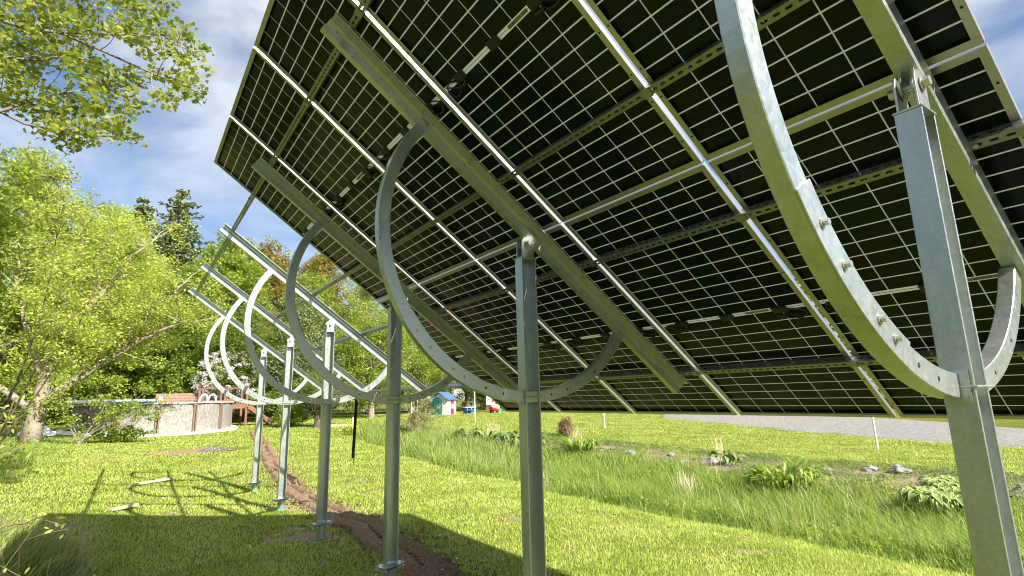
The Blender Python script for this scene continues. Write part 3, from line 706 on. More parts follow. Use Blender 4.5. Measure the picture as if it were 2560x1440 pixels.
round_tree('budding_tree', 'yellow green budding tree in front of the two spruces', 38.6, 1.6, 10.2, 3.0, M['lf_yellow'], M['bark'], 380, 100, .18, G_, seed=45, low=.05)
round_tree('leafy_tree', 'low mid green tree behind the right end of the pool', 36.6, .4, 9.6, 2.8, M['lf_mid'], M['darkbark'], 330, 90, .15, G_, seed=16, low=.04)
round_tree('leafy_tree', 'dense green tree rising at the left picture edge', 33.0, 10.6, 12.5, 3.6, M['lf_mid'], M['darkbark'], 330, 90, .15, G_, seed=18, low=.05)
round_tree('leafy_tree', 'dark low tree behind the deck and the lilac', 34.6, -3.3, 7.2, 2.4, M['lf_mid'], M['darkbark'], 300, 90, .14, G_, seed=19, low=.03)
round_tree('leafy_bush', 'bright green bush behind the left half of the pool', 36.4, 5.2, 5.4, 2.6, M['lf_bright'], M['darkbark'], 260, 90, .14, G_, seed=20, low=.02, cat='bush')
round_tree('leafy_bush', 'bright green bush behind the white ladder of the pool', 36.6, .4, 5.2, 2.4, M['lf_bright'], M['darkbark'], 260, 90, .14, G_, seed=21, low=.02, cat='bush')
for i, (x_, y_, t_, h_, lab) in enumerate(((42.0, -18.5, 4.2, 2.4, 'dark bush behind the left side of the playhouse'), (41.5, -24.5, 4.4, 2.6, 'dark bush behind the toy kitchen'), (40.0, -27.5, 5.5, 2.8, 'dark bush right of the white cabinet'))):
    round_tree('leafy_bush', lab, x_, y_, t_, h_, M['lf_mid'], M['darkbark'], 260, 90, .14, G_, seed=60+i, low=.0, cat='bush')
# the wood beyond, one mass
rng = np.random.default_rng(5); n = 4600
ang = rng.uniform(math.radians(-150), math.radians(150), n); back = np.clip((np.degrees(ang)-20)/40, 0, 1)
dist = rng.uniform(50, 62, n)*(1-.3*back)
hgt = 9.6+2.2*np.sin(ang*9)+1.5*np.sin(ang*23+1)
C = np.stack([-.6+np.cos(ang)*dist, 2+np.sin(ang)*dist, .6+hgt*rng.uniform(0, 1, n)**.8], 1)
P, tn = clump_points(C, rng.uniform(.8, 1.5, n), 42, rng)
wd = leaves('woodland', P, .42, M['lf_wood'], tint=tn, rng=rng)
tag(wd, 'solid mass of woodland closing the view behind the garden trees', 'woodland', kind='stuff')

# ---- pale forked tree in front of the pool
ft = empty('forked_tree', (24.23, 4.81, .5)); o3 = Vector((24.23, 4.81, .5))
def rel(pts): return [tuple(Vector(p)-o3) for p in pts]
FT_ = {'trunk': [[(24.23, 4.84, .3), (24.23, 4.77, 1.34), (24.24, 4.71, 2.14), (24.24, 4.69, 2.82), (24.25, 4.63, 3.52), (24.27, 4.42, 4.09), (24.26, 4.46, 5.53), (24.29, 4.19, 7.21), (24.28, 4.23, 8.6)], [.33, .27, .22, .19, .16, .13, .08, .05, .02]],
 'limb1': [[(24.23, 4.75, 1.7), (24.08, 4.21, 2.34), (23.95, 3.18, 3.24), (23.77, 2.08, 4.13), (23.55, 1.12, 4.68), (23.24, -.3, 5.07)], [.19, .16, .13, .09, .05, .02]],
 'limb2': [[(24.25, 4.63, 3.4), (24.17, 4.04, 4.82), (24.09, 3.34, 5.9), (23.99, 2.62, 7.35), (23.87, 1.81, 8.23)], [.12, .09, .06, .04, .015]],
 'limb3': [[(24.24, 4.69, 2.5), (24.33, 5.0, 3.45), (24.4, 5.48, 4.76), (24.47, 5.86, 6.16), (24.6, 5.84, 7.66)], [.14, .10, .07, .05, .02]],
 'limb4': [[(24.05, 3.19, 3.25), (23.9, 2.38, 4.73), (23.72, 1.34, 5.86), (23.53, .74, 6.51)], [.08, .06, .04, .015]],
 'limb5': [[(24.23, 4.75, 1.5), (24.1, 5.6, 2.3), (24.0, 6.6, 3.0), (23.9, 7.6, 4.2)], [.15, .11, .07, .03]]}
spine = []
for k, (pts, rad) in FT_.items():
    MB().tube(rel(pts), rad, 8).build('trunk' if k == 'trunk' else 'limb', M['bark'], ft, smooth=True)
    for i in range(len(pts)-1):
        for q in range(4):
            if k != 'trunk' or i > 3: spine.append((Vector(pts[i]).lerp(Vector(pts[i+1]), q/4)-o3, rad[i]))
rnd = random.Random(3); tw = MB(); cent = []
for i in range(330):
    p, r_ = rnd.choice(spine); L = rnd.uniform(.7, 2.1)
    d = Vector((rnd.uniform(-.8, .8), rnd.uniform(-1, .8), rnd.uniform(-.25, 1.0))).normalized(); e = p+d*L
    if e.z < 2.6+max(0, e.y+.4)*1.2 - (1.2 if e.y < -1.5 else 0): continue
    limb_mesh(tw, p, e, min(.03, r_*.5+.006), .005, 3, 3, .12, rnd); cent.append(e); cent.append(p+d*L*.6)
tw.build('twigs', M['bark'], ft)['kind'] = 'stuff'
C = np.array([tuple(c) for c in cent]); P, tn = clump_points(C, .46, 64, np.random.default_rng(8), .7)
leaves('crown', P, .10, M['lf_thin'], ft, tint=tn, rng=np.random.default_rng(9))
tag(ft, 'pale forked tree with thin spring leaves standing in front of the pool', 'tree')

# ---- the near maple whose boughs hang into the top left corner
mp_ = empty('maple_tree', (7.4, 6.6, Hf(7.4, 6.6))); mo = Vector((7.4, 6.6, Hf(7.4, 6.6)))
def mrel(pts): return [tuple(Vector(p)-mo) for p in pts]
MB().tube(mrel([(7.4, 6.6, -.2), (7.38, 6.5, 2.5), (7.3, 6.3, 4.8), (7.3, 6.2, 7.5), (7.4, 6.2, 9.5)]), [.24, .19, .15, .10, .04], 10).build('trunk', M['bark'], mp_, smooth=True)
ML = [([(7.3, 6.25, 5.6), (7.27, 4.33, 6.2), (7.53, 3.65, 6.3), (7.68, 3.34, 6.45), (7.83, 2.93, 6.45), (7.96, 2.53, 6.42), (8.07, 2.14, 6.4), (8.16, 1.72, 6.37)], .030),
      ([(7.68, 3.34, 6.45), (7.83, 2.91, 6.7), (7.97, 2.39, 6.96), (8.06, 1.77, 6.96)], .014),
      ([(7.3, 6.3, 4.6), (7.32, 4.14, 4.95), (7.54, 3.73, 5.16), (7.7, 3.5, 5.46), (7.87, 3.16, 5.77), (8.03, 2.77, 6.07), (8.16, 2.51, 6.2)], .024),
      ([(7.3, 6.3, 4.7), (7.41, 4.19, 5.0), (7.62, 3.75, 5.19), (7.75, 3.54, 5.15), (7.92, 3.1, 5.24), (8.05, 2.78, 5.32), (8.16, 2.43, 5.44)], .022),
      ([(7.3, 6.2, 5.5), (7.39, 4.27, 5.65), (7.65, 3.91, 5.89), (7.88, 3.59, 6.08), (8.11, 3.16, 6.43)], .03),
      ([(7.3, 6.2, 7.0), (7.4, 4.6, 7.4), (7.6, 3.5, 7.5), (7.9, 2.5, 7.6)], .04)]
msp = []
for pts, r_ in ML:
    n = len(pts); MB().tube(mrel(pts), [r_*(1-.75*i/(n-1)) for i in range(n)], 7).build('limb', M['limbbark'], mp_, smooth=True)
    for i in range(n-1):
        for q in range(6): msp.append(Vector(pts[i]).lerp(Vector(pts[i+1]), q/6)-mo)
MC = [(868,386,762),(799,335,728),(741,392,629),(854,184,723),(812,239,771),(871,306,773),(830,393,731),(752,212,652),(742,302,700),(782,315,735),(858,310,739),(773,278,694),(858,398,718),(783,354,654),(830,318,729),(817,275,749),(774,343,650),(733,394,645),(845,234,730),(762,363,665),(825,385,679),(750,192,636),(849,428,701),(875,168,746),(788,357,705),(886,233,800),(798,264,761),(770,402,632),(835,398,670),(854,216,763),(731,358,663),(872,191,757),(822,224,698),(773,261,664),(816,167,680),(747,266,663),(756,202,697),(749,260,701),(753,306,656),(838,429,731),(770,362,649),(813,351,709),(806,327,670),(766,326,674),(815,253,703),(751,274,722),(775,399,699),(802,249,679),(876,205,752),(837,236,691),(791,353,681),(810,326,737),(744,336,648),(858,395,735),(767,393,673),(871,299,732),(764,287,720),(842,405,744),(746,352,692),(816,236,735),(811,424,690),(753,200,651),(759,251,698),(779,413,646),(747,379,637),(805,341,699),(873,273,756),(788,251,735),(794,337,667),(817,227,771),(821,311,680),(857,354,756),(830,381,667),(846,323,723),(779,341,724),(739,276,650),(737,353,618),(742,317,647),(808,299,760),(861,221,740),(880,252,827),(738,245,671),(826,217,657),(825,231,655),(745,203,597),(751,182,612),(845,171,648),(799,192,648),(755,205,617),(803,187,626),(752,211,580),(765,223,588),(761,402,611),(770,350,618),(768,371,572),(737,393,571),(834,374,618),(741,387,597),(834,372,635),(874,364,656),(841,389,650),(781,317,620),(724,384,558),(802,385,641),(871,371,630),(741,329,598),(725,396,577),(829,356,618),(772,383,574),(745,371,573),(721,374,566),(759,329,621),(799,368,585),(800,410,588),(775,392,566),(806,391,623),(803,367,636),(773,400,563),(796,318,644),(730,386,608),(859,414,644),(855,352,679),(789,373,607),(809,356,656),(828,313,653),(822,293,624),(874,306,660),(839,270,649),(784,254,622),(837,307,626),(866,317,655),(871,251,655),(744,306,570),(837,280,615),(796,268,607),(790,295,589),(771,281,608),(748,315,586),(783,258,591),(826,293,647),(824,390,556),(805,325,520),(781,261,547),(743,276,511),(763,360,550),(766,369,549),(860,344,566),(768,272,541),(873,354,614),(776,336,510),(798,390,560),(755,255,554),(769,342,543),(759,310,546),(791,349,538),(829,324,562),(790,308,520),(834,375,565),(879,246,569),(824,277,585),(864,296,558),(745,287,543),(769,324,553),(778,401,551),(746,351,554),(801,287,546),(738,252,512),(769,300,558),(758,315,516),(782,298,510),(793,305,554),(822,341,576),(851,407,572),(739,279,555),(745,296,513),(840,362,570),(829,247,598),(787,310,502),(844,269,558),(757,325,510),(822,334,563)]
C = np.array(MC)/100.0 - np.array(tuple(mo)); tw = MB(); rnd = random.Random(7)
for c in C:
    cv = Vector(c); p = min(msp, key=lambda q: (q-cv).length); limb_mesh(tw, p, cv, .008, .002, 4, 4, .12, rnd)
tw.build('twigs', M['bark'], mp_)['kind'] = 'stuff'
P, tn = clump_points(C, .18, 34, np.random.default_rng(21), .8)
leaves('crown', P, .072, M['maple'], mp_, shape=MAPLE, up=.35, tint=tn, hang=True, rng=np.random.default_rng(22))
# some leafage out of the frame so that the crown carries on
rng = np.random.default_rng(30); C2 = np.stack([7.4+rng.normal(size=90)*1.0, 6.4+rng.normal(size=90)*1.1, 8+rng.normal(size=90)*1.0], 1)-np.array(tuple(mo))
P, tn = clump_points(C2, .5, 30, rng); leaves('crown', P, .11, M['maple'], mp_, shape=MAPLE, tint=tn, rng=rng)
tag(mp_, 'maple whose leafy boughs hang into the top left corner', 'tree')

# ---- young sparse trees at the left edge, nearer than the pool
def sparse_tree(name, label, base, tips, leafm, leafn=14, leaf=.07, r0_=.03, spread=.22, cat='tree', barkm=None, sub=5, seed=2, hang=False, lsh=LEAF):
    rnd = random.Random(seed); b = Vector(base); root = empty(name, base); mb = MB(); cent = []
    for tp in tips:
        t = Vector(tp)-b; n = 6; pts = []; rad = []
        off = Vector((rnd.uniform(-.1, .1), rnd.uniform(-.12, .12), 0))*t.length
        for i in range(n+1):
            u = i/n; p = Vector((t.x*u**1.5, t.y*u**1.5, t.z*u))+off*math.sin(u*3.1); pts.append(p); rad.append(r0_*(1-.85*u))
        mb.tube(pts, rad, 6, caps=False)
        for q in range(sub*3):
            u = rnd.uniform(.3, 1); i = min(n-1, int(u*n)); p = pts[i].lerp(pts[i+1], u*n-i)
            d = Vector((rnd.uniform(-1, 1), rnd.uniform(-1, 1), rnd.uniform(-.2, 1))).normalized()*rnd.uniform(.2, .55)*(t.length*.22+.15)
            limb_mesh(mb, p, p+d, r0_*.25, .003, 3, 3, .15, rnd); cent += [tuple(p+d), tuple(p+d*.6)]
    mb.build('stems', barkm or M['twig'], root)
    P, tn = clump_points(np.array(cent), spread, leafn, np.random.default_rng(seed))
    leaves('foliage', P, leaf, leafm, root, tint=tn, hang=hang, shape=lsh, rng=np.random.default_rng(seed+1))
    tag(root, label, cat); return root
sparse_tree('young_tree', 'young tree with yellow green leaves filling the left edge under the maple', (12.2, 5.6, Hf(12.2, 5.6)),
            [(11.5, 4.4, 5.2), (11.3, 4.3, 6.0), (11.6, 5.0, 6.6), (11.2, 4.1, 4.3), (11.4, 4.5, 3.6), (12.4, 6.4, 5), (11.6, 3.9, 5.9), (11.6, 5.3, 4.6), (11.3, 4.35, 5.0)], M['lf_bright'], 46, .085, .018, .34, sub=9, seed=4)
sparse_tree('young_tree', 'sparse young tree with airy twigs against the sky left of the spruces', (14.6, 4.6, Hf(14.6, 4.6)),
            [(14.3, 3.4, 6.4), (14.3, 2.9, 5.6), (14.2, 3.9, 6.9), (14.3, 2.4, 5.0), (14.2, 3.6, 4.6)], M['lf_thin'], 16, .075, .025, .24, sub=8, seed=6)
sparse_tree('sapling', 'small forked sapling with bright leaves before the pool wall', (23.4, 3.45, Hf(23.4, 3.45)),
            [(23.3, 4.2, 2.6), (23.3, 2.6, 2.7), (23.2, 1.6, 2.3), (23.2, 4.7, 2.2), (23.2, .8, 1.9), (23.0, 1.9, 1.7), (23.0, 1.1, 1.4)], M['lf_bright'], 12, .10, .020, .20, sub=5, seed=8, barkm=M['bark'])
sparse_tree('leafy_shrub', 'low bright leafy shrub at the foot of the sapling', (24.0, 2.5, Hf(24.0, 2.5)),
            [(23.9, 1.7, .85), (23.8, 2.0, .95), (23.7, 2.6, .95), (23.8, 3.2, .9), (23.9, 1.4, .75)], M['lf_bright'], 15, .10, .014, .20, 'shrub', sub=4, seed=9)
# foreground shrub twigs
sh = sparse_tree('bare_shrub', 'dark bare shrub twigs reaching in at the lower left edge', (2.5, 2.95, .09),
            [(2.76, 2.35, 1.55), (2.86, 2.32, 1.44), (2.55, 2.53, 1.76), (2.7, 2.5, 1.25), (2.62, 2.62, 1.6), (2.8, 2.42, 1.36)], M['lf_thin'], 2, .03, .0035, .05, 'shrub', sub=2, seed=12)
sparse_tree('leafy_shrub', 'leafy shrub hanging in from the left edge before the tree trunk', (5.6, 3.9, .2),
            [(5.9, 2.95, 1.6), (6.2, 2.8, 1.75), (5.8, 3.1, 1.9), (5.5, 3.0, 1.35), (6.0, 3.0, 1.3), (5.6, 3.4, 2.2)], M['lf_bright'], 8, .045, .003, .13, 'shrub', sub=6, seed=13)

# ---- lilac, small orchard tree, beige shrub
lil = round_tree('lilac_bush', 'lilac bush in white pink blossom behind the deck', 33.9, -2.3, 4.5, 1.75, M['lf_mid'], M['darkbark'], 120, 70, .11, seed=31, low=.12, cat='bush')
rng = np.random.default_rng(33); d = rng.normal(size=(170, 3)); d /= np.linalg.norm(d, axis=1)[:, None]; d[:, 0] = -np.abs(d[:, 0])*.9
C = np.stack([d[:, 0]*1.75, d[:, 1]*1.75, 2.3+d[:, 2]*1.7], 1); P, tn = clump_points(C, .18, 42, rng)
leaves('blossom', P, .075, M['blossom'], lil, tint=tn, rng=rng)
round_tree('orchard_tree', 'small dark branching tree on the lawn behind the first bare mount', 27.4, -5.5, 3.1, 1.6, M['lf_mid'], M['darkbark'], 150, 36, .09, seed=35, low=.32, limbs=120)
round_tree('leafy_bush', 'dark green bush on the lawn left of the small tree', 28.6, -4.6, 1.75, .8, M['lf_bright'], M['darkbark'], 90, 60, .09, seed=36, low=0, cat='bush')
sparse_tree('twiggy_shrub', 'beige green twiggy shrub left of the playhouse', (20.8, -7.7, Hf(20.8, -7.7)-.05),
            [(20.6, -7.7, 1.85), (20.8, -8.3, 1.8), (20.7, -7.2, 1.5), (20.6, -8.7, 1.35), (21, -6.8, 1.1), (20.7, -8.0, 1.5), (20.9, -8.9, 1.0), (20.4, -7.5, 1.2), (20.6, -6.9, .8)], M['olive'], 22, .055, .016, .17, 'shrub', M['paletwig'], 6, 37)

# ------------------------------------------------------------------ pool and deck
px, py = 30.2, 1.15; pz = .56; PR = 3.15; PH = 1.23
pool = empty('above_ground_pool', (px, py, pz)); NS = 14
for k in range(NS):
    a0, a1 = 2*math.pi*k/NS+.006, 2*math.pi*(k+1)/NS-.006; v = []; f = []; n = 8
    for i in range(n+1):
        a = a0+(a1-a0)*i/n
        for r_, z in ((PR, 0), (PR, PH), (PR-.05, PH), (PR-.05, 0)): v.append((math.cos(a)*r_, math.sin(a)*r_, z))
    for i in range(n):
        b = i*4; f += [(b+q, b+(q+1) % 4, b+4+(q+1) % 4, b+4+q) for q in range(4)]
    MB().add(v, f).build('wall_panel', M['pool'], pool)
    a = 2*math.pi*k/NS; Rz = Matrix.Rotation(a, 3, 'Z')
    up = MB()
    for s_ in (-.05, .05): up.box(Rz @ Vector((PR+.04, s_, PH/2)), (.07, .06, PH), Rz)
    up.box(Rz @ Vector((PR+.03, 0, PH-.05)), (.10, .22, .10), Rz)
    up.build('upright', M['poolpost'], pool)
    MB().box(Rz @ Matrix.Rotation(math.pi/NS, 3, 'Z') @ Vector((PR*math.cos(math.pi/NS)+.03, 0, PH+.02)), (.20, 2*PR*math.sin(math.pi/NS)+.04, .045), Matrix.Rotation(a+math.pi/NS, 3, 'Z')).build('top_rail', M['pooltop'], pool)
MB().cyl((0, 0, PH-.2), (0, 0, PH-.19), PR-.06, 42).build('water', M['water'], pool)
tag(pool, 'round above ground pool with beige wall and brown uprights', 'pool')
sk = MB(); n = 96; v = []; f = []; rng = random.Random(2)
for i in range(n):
    a = 2*math.pi*i/n
    for r_, z in ((PR-.1, .05), (PR+.25+rng.uniform(-.03, .05), .06), (PR+.62+rng.uniform(-.06, .06), -.12)):
        X = math.cos(a)*r_; Y = math.sin(a)*r_; v.append((X, Y, z + Hf(px+X, py+Y)-pz+.02))
for i in range(n):
    b, c = i*3, ((i+1) % n)*3; f += [(b, b+1, c+1, c), (b+1, b+2, c+2, c+1)]
o = sk.add(v, f).build('white_stone_border', M['whitegravel'], loc=(px, py, pz)); tag(o, 'strip of white stone chips round the foot of the pool', 'stone border', kind='stuff')
# solar cover roller across the left of the pool
rl = empty('cover_roller', (28.35, 2.6, 1.95))
MB().cyl((0, 1.55, 0), (.4, -1.5, 0), .07, 10).build('tube', M['white'], rl)
for p in ((0, 1.6, .02), (.4, -1.55, .02)):
    MB().cyl(Vector(p)+Vector((0, .06, 0)), Vector(p)-Vector((0, .06, 0)), .16, 16).build('end_wheel', M['white'], rl)
    MB().box((p[0], p[1], -.12), (.08, .08, .24)).build('stand', M['white'], rl)
tag(rl, 'long white cover roller lying across the pool rim', 'cover roller')
# ladder of the pool
ld = empty('pool_ladder', (28.1, -.75, 1.7))
for x, y in ((0, .16), (.25, -.2)):
    pts = [(x, y+.20, -.25), (x, y+.17, .22), (x, y+.08, .42), (x, y-.04, .48), (x, y-.13, .40), (x, y-.17, -.1)]
    MB().tube(pts, .04, 8).build('handrail', M['white'], ld, smooth=True)
for z in (-.05, .15): MB().box((.12, 0, z), (.28, .34, .03)).build('step', M['white'], ld)
tag(ld, 'white pool ladder with two arched handrails', 'ladder')
# crumpled white sheet left of the pool
v = []; f = []; n = 9
for i in range(n):
    for j in range(n):
        u, w_ = i/(n-1), j/(n-1); X = -.35+.7*u; Y = .6-1.1*w_
        v.append((X, Y, (.10+.45*u)*(.4+.5*math.sin(w_*3.1)+.3*math.sin(w_*9+u*4))+.08*math.sin(7*u+5*w_)+.05*math.sin(17*w_)))
for i in range(n-1):
    for j in range(n-1): b = i*n+j; f.append((b, b+1, b+n+1, b+n))
tag(MB().add(v, f).build('white_tarp', M['white'], loc=(27.9, 5.0, .62)), 'crumpled white tarp beside the left end of the pool', 'tarp')

# wooden deck with railing and steps
dk = empty('pool_deck', (31.2, -1.75, .58))
for k in range(14): MB().box((0, .95-k*.145, 1.12), (1.6, .135, .035)).build('deck_board', M['redwood'], dk)
MB().box((-.8, 0, 1.0), (.045, 2.05, .20)).box((.8, 0, 1.0), (.045, 2.05, .20)).build('rim_joist', M['redwood'], dk)
for x in (-.8, .8):
    for y in (-1.0, 0, 1.0): MB().box((x, y, .95), (.10, .10, 1.95)).build('deck_post', M['redwood'], dk)
for x in (-.8, .8):
    MB().box((x, 0, 1.93), (.13, 2.15, .04)).box((x, 0, 1.30), (.05, 2.0, .07)).build('handrail', M['redwood'], dk)
    for k in range(18): MB().box((x, -.9+k*.105, 1.6), (.018, .018, .60)).build('baluster', M['black'], dk)
for k in range(6): MB().box((-.45, -1.15-.22*k, .98-.17*k), (.9, .25, .04)).build('stair_tread', M['redwood'], dk)
for x in (-.92, 0): MB().box((x, -1.72, .52), (.045, 1.55, .22), Matrix.Rotation(.66, 3, 'X')).build('stringer', M['redwood'], dk)
tag(dk, 'reddish wooden deck with black balusters and steps right of the pool', 'deck')
bd = empty('board_screen', (33.5, -.15, .6))
for k in range(4): MB().box((0, 0, 1.28+.13*k), (.04, 2.5, .118)).build('board', M['oldwood'], bd)
for y in (-1.2, 0, 1.2): MB().box((.05, y, .85), (.09, .09, 1.75)).build('post', M['oldwood'], bd)
tag(bd, 'low screen of four weathered brown boards behind the pool', 'board screen')

# ------------------------------------------------------------------ play things at the far right
ph = empty('playhouse', (33.4, -15.6, .62), (0, 0, math.radians(-60)))
MB().box((0, 0, .52), (1.15, 1.35, 1.04)).build('wall', M['white'], ph, bevel=.02)
for s_ in (-1, 1):
    MB().extrude([(-.68, 1.042), (.68, 1.042), (0, 1.46)], (s_*.55, 0, 0), (s_*.575, 0, 0), (0, 1, 0), (0, 0, 1)).build('gable', M['white'], ph)
rf = MB()
for s_ in (-1, 1): rf.extrude(strip_profile([(s_*.80, .98), (s_*.5, 1.12), (s_*.28, 1.34), (0, 1.50)], .05*-s_), (-.68, 0, 0), (.68, 0, 0), (0, 1, 0), (0, 0, 1))
rf.build('roof', M['blue'], ph)
def arch(w_, h_, n=10): return [(-w_, 0), (w_, 0)]+[(w_*math.cos(a), h_+w_*math.sin(a)) for a in np.linspace(0, math.pi, n)]
MB().extrude(arch(.42, .78), (-.62, .15, .02), (-.578, .15, .02), (0, 1, 0), (0, 0, 1)).build('arch_frame', M['teal'], ph)
dr = MB().extrude(arch(.33, .76), (-.65, .15, .03), (-.622, .15, .03), (0, 1, 0), (0, 0, 1)).build('teal_door', M['teal'], ph)
for q in (-.13, .13): MB().box((-.655, .15+q, .62), (.01, .19, .50)).build('pane', M['window'], dr)
MB().extrude(arch(.19, .82), (.05, -.70, .03), (.05, -.677, .03), (1, 0, 0), (0, 0, 1)).build('red_shutter', M['red'], ph)
for q in ((-.07, .68), (.07, .68), (-.07, .50), (.07, .50)):
    MB().box((.05+q[0], -.705, q[1]), (.09, .008, .13)).build('pane', M['white'], ph)
tag(ph, 'white toy playhouse with blue roof, teal arched door and red shutter', 'playhouse')
pt_ = empty('toy_picnic_table', (33.2, -17.5, .64))
MB().box((0, 0, .45), (.6, .85, .04)).build('tabletop', M['white'], pt_, bevel=.01)
for s_ in (-1, 1): MB().box((s_*.42, 0, .26), (.2, .85, .04)).build('bench', M['brightblue'], pt_, bevel=.01)
MB().box((0, .0, .22), (.75, .10, .40)).box((0, .25, .22), (.5, .08, .42)).build('leg', M['brightblue'], pt_)
tag(pt_, 'small toy picnic table with blue benches right of the playhouse', 'toy table')
tk = empty('toy_kitchen', (33.8, -19.9, .64), (0, 0, .4))
MB().box((0, 0, .28), (.5, 1.1, .50)).build('cabinet', M['tan'], tk, bevel=.01)
MB().box((-.02, 0, .55), (.54, 1.15, .05)).build('counter', M['white'], tk, bevel=.01)
MB().box((.2, 0, .95), (.06, 1.1, .75)).build('back_board', M['white'], tk, bevel=.01)
MB().box((.10, -.25, .90), (.16, .36, .28)).build('oven', M['toybrown'], tk, bevel=.01)
MB().box((.08, .28, 1.0), (.2, .34, .04)).build('shelf', M['tan'], tk); MB().box((.2, 0, 1.36), (.16, 1.16, .05)).build('top_board', M['tan'], tk)
for y in (-.2, .2): MB().cyl((.02, y, .58), (.02, y, .70), .07, 10).build('pot', M['white'], tk)
tag(tk, 'white and brown toy kitchen stand beyond the lawn', 'toy kitchen')
cr_ = empty('toy_cart', (32.6, -19.4, .64))
MB().box((0, .15, .24), (.35, .6, .18), Matrix.Rotation(.3, 3, 'X'), 1.2).build('tray', M['red'], cr_, bevel=.015)
MB().cyl((-.12, -.22, .16), (.12, -.22, .16), .17, 16).build('wheel', M['toygreen'], cr_); MB().cyl((-.12, .35, .12), (.12, .35, .12), .12, 14).build('wheel', M['black'], cr_)
tag(cr_, 'red toy cart with green wheel in front of the toy kitchen', 'toy cart')
bx = empty('white_cabinet', (34.0, -21.2, .62))
MB().box((0, 0, .5), (.6, .45, .95)).build('body', M['white'], bx, bevel=.01); MB().box((-.31, 0, .5), (.02, .38, .85)).build('door', M['pooltop'], bx)
tag(bx, 'plain white outdoor cabinet right of the toy kitchen', 'cabinet')

# white stakes on the far lawn
for x, y, hgt_, lab in ((25.47, -13.4, 1.75, 'white stake left of the toy kitchen, standing on the far lawn'), (18.15, -16.0, 1.1, 'white stake showing a short length below the panel edge'),
                      (6.59, -15.4, 1.2, 'white stake nearest the gravel drive, leaning slightly'), (32.2, -12.7, 1.45, 'left of the two thin white stakes behind the twiggy shrub'), (28.3, -11.3, 1.35, 'right of the two thin white stakes behind the twiggy shrub')):
    s_ = empty('white_stake', (x, y, Hf(x, y))); MB().cyl((0, 0, -.1), (.02, .01, hgt_), .028, 10).build('shaft', M['white'], s_)
    MB().cyl((.02, .01, hgt_-.001), (.02, .01, hgt_+.02), .032, 10).build('cap', M['white'], s_)
    tag(s_, lab, 'stake', 'white stakes on the far lawn')
# low rail fence by the ditch
fn = empty('rail_fence', (24.0, -5.6, Hf(24, -5.6)))
MB().box((0, .1, .30), (.06, 1.3, .07)).build('rail', M['plank'], fn); MB().box((0, -.55, .30), (.09, .09, .65)).build('post', M['plank'], fn); MB().box((0, .75, .25), (.09, .09, .5)).build('post', M['plank'], fn)
tag(fn, 'short pale wooden rail on posts behind the hanging strap', 'fence')

# ------------------------------------------------------------------ planks, ash heap, rocks
for (x, y, L, wd_, rz, lab) in ((13.52, 1.62, .80, .11, -1.08, 'longer pale board lying on the sunny lawn'), (10.62, 2.08, .42, .10, -1.02, 'shorter pale board lying at the edge of the shadow')):
    o = MB().box((0, 0, .03), (L, wd_, .038)).build('loose_board', M['plank'], loc=(x, y, Hf(x, y)+.012), bevel=.002, rot=(0, -.02, rz)); tag(o, lab, 'board', 'loose boards on the lawn')
ah = MB(); v = []; f = []; n = 34; rng = random.Random(6)
for i in range(n):
    for j in range(n):
        X = (i/(n-1)-.5)*.9; Y = (j/(n-1)-.5)*1.0; r_ = min(1, math.hypot(X/.45, Y/.5))
        v.append((X, Y, .12*(1-r_**2)*(.5+.9*mnoise.noise((X*5, Y*5, 0))+.35*rng.random())-.02*r_))
for i in range(n-1):
    for j in range(n-1): b = i*n+j; f.append((b, b+n, b+n+1, b+1))
tag(ah.add(v, f).build('ash_heap', M['ash'], loc=(19.75, -.25, Hf(19.75, -.25)+.02)), 'low heap of ash and charred bits on the lawn', 'ash heap')
def rock(name, x, y, r_, label, seed, zs=.65):

    bm = bmesh.new(); bmesh.ops.create_icosphere(bm, subdivisions=3, radius=1)
    for v_ in bm.verts:
        p = v_.co.copy(); q = mnoise.noise(p*1.3+Vector((seed, 0, 0)))*.55+mnoise.noise(p*3.5+Vector((0, seed, 0)))*.22
        v_.co = p*(1+q); v_.co.z *= zs; v_.co *= r_
    me = bpy.data.meshes.new(name); bm.to_mesh(me); bm.free(); me.materials.append(M['rock'])
    o = link(name, me, None, (x, y, Hf(x, y)+r_*.2), (0, 0, seed)); tag(o, label, 'rock', 'stones along the garden bed' if zs == .65 else 'small stones on the bank'); return o
for i, (x, y, r_, lab) in enumerate(((8.35, -10.9, .15, 'left of two pale stones above the big daylily'), (8.1, -11.1, .12, 'right of two pale stones above the big daylily'), (4.44, -11.0, .17, 'pale grey stone on the bare soil left of the nearest post'),
        (4.95, -10.9, .13, 'brown stone left of the pale grey stone'), (2.1, -9.5, .25, 'grey stone at the right picture edge behind the nearest post'), (10.7, -9.7, .17, 'stone right of the middle post at the top of the bank'),
        (15.9, -8.6, .20, 'largest stone left of the middle post under the hostas'), (16.6, -8.2, .15, 'small stone at the left end of the hosta row'), (14.9, -8.9, .16, 'stone tight against the left side of the middle post'),
        (7.9, -9.5, .20, 'dark stone below the light green hosta'), (3.3, -9.9, .14, 'small stone beside the variegated hosta'), (9.7, -10.3, .12, 'small stone between the rust bush and the light hosta'))):
    rock('stone', x, y, r_, lab, i*3.1+1)

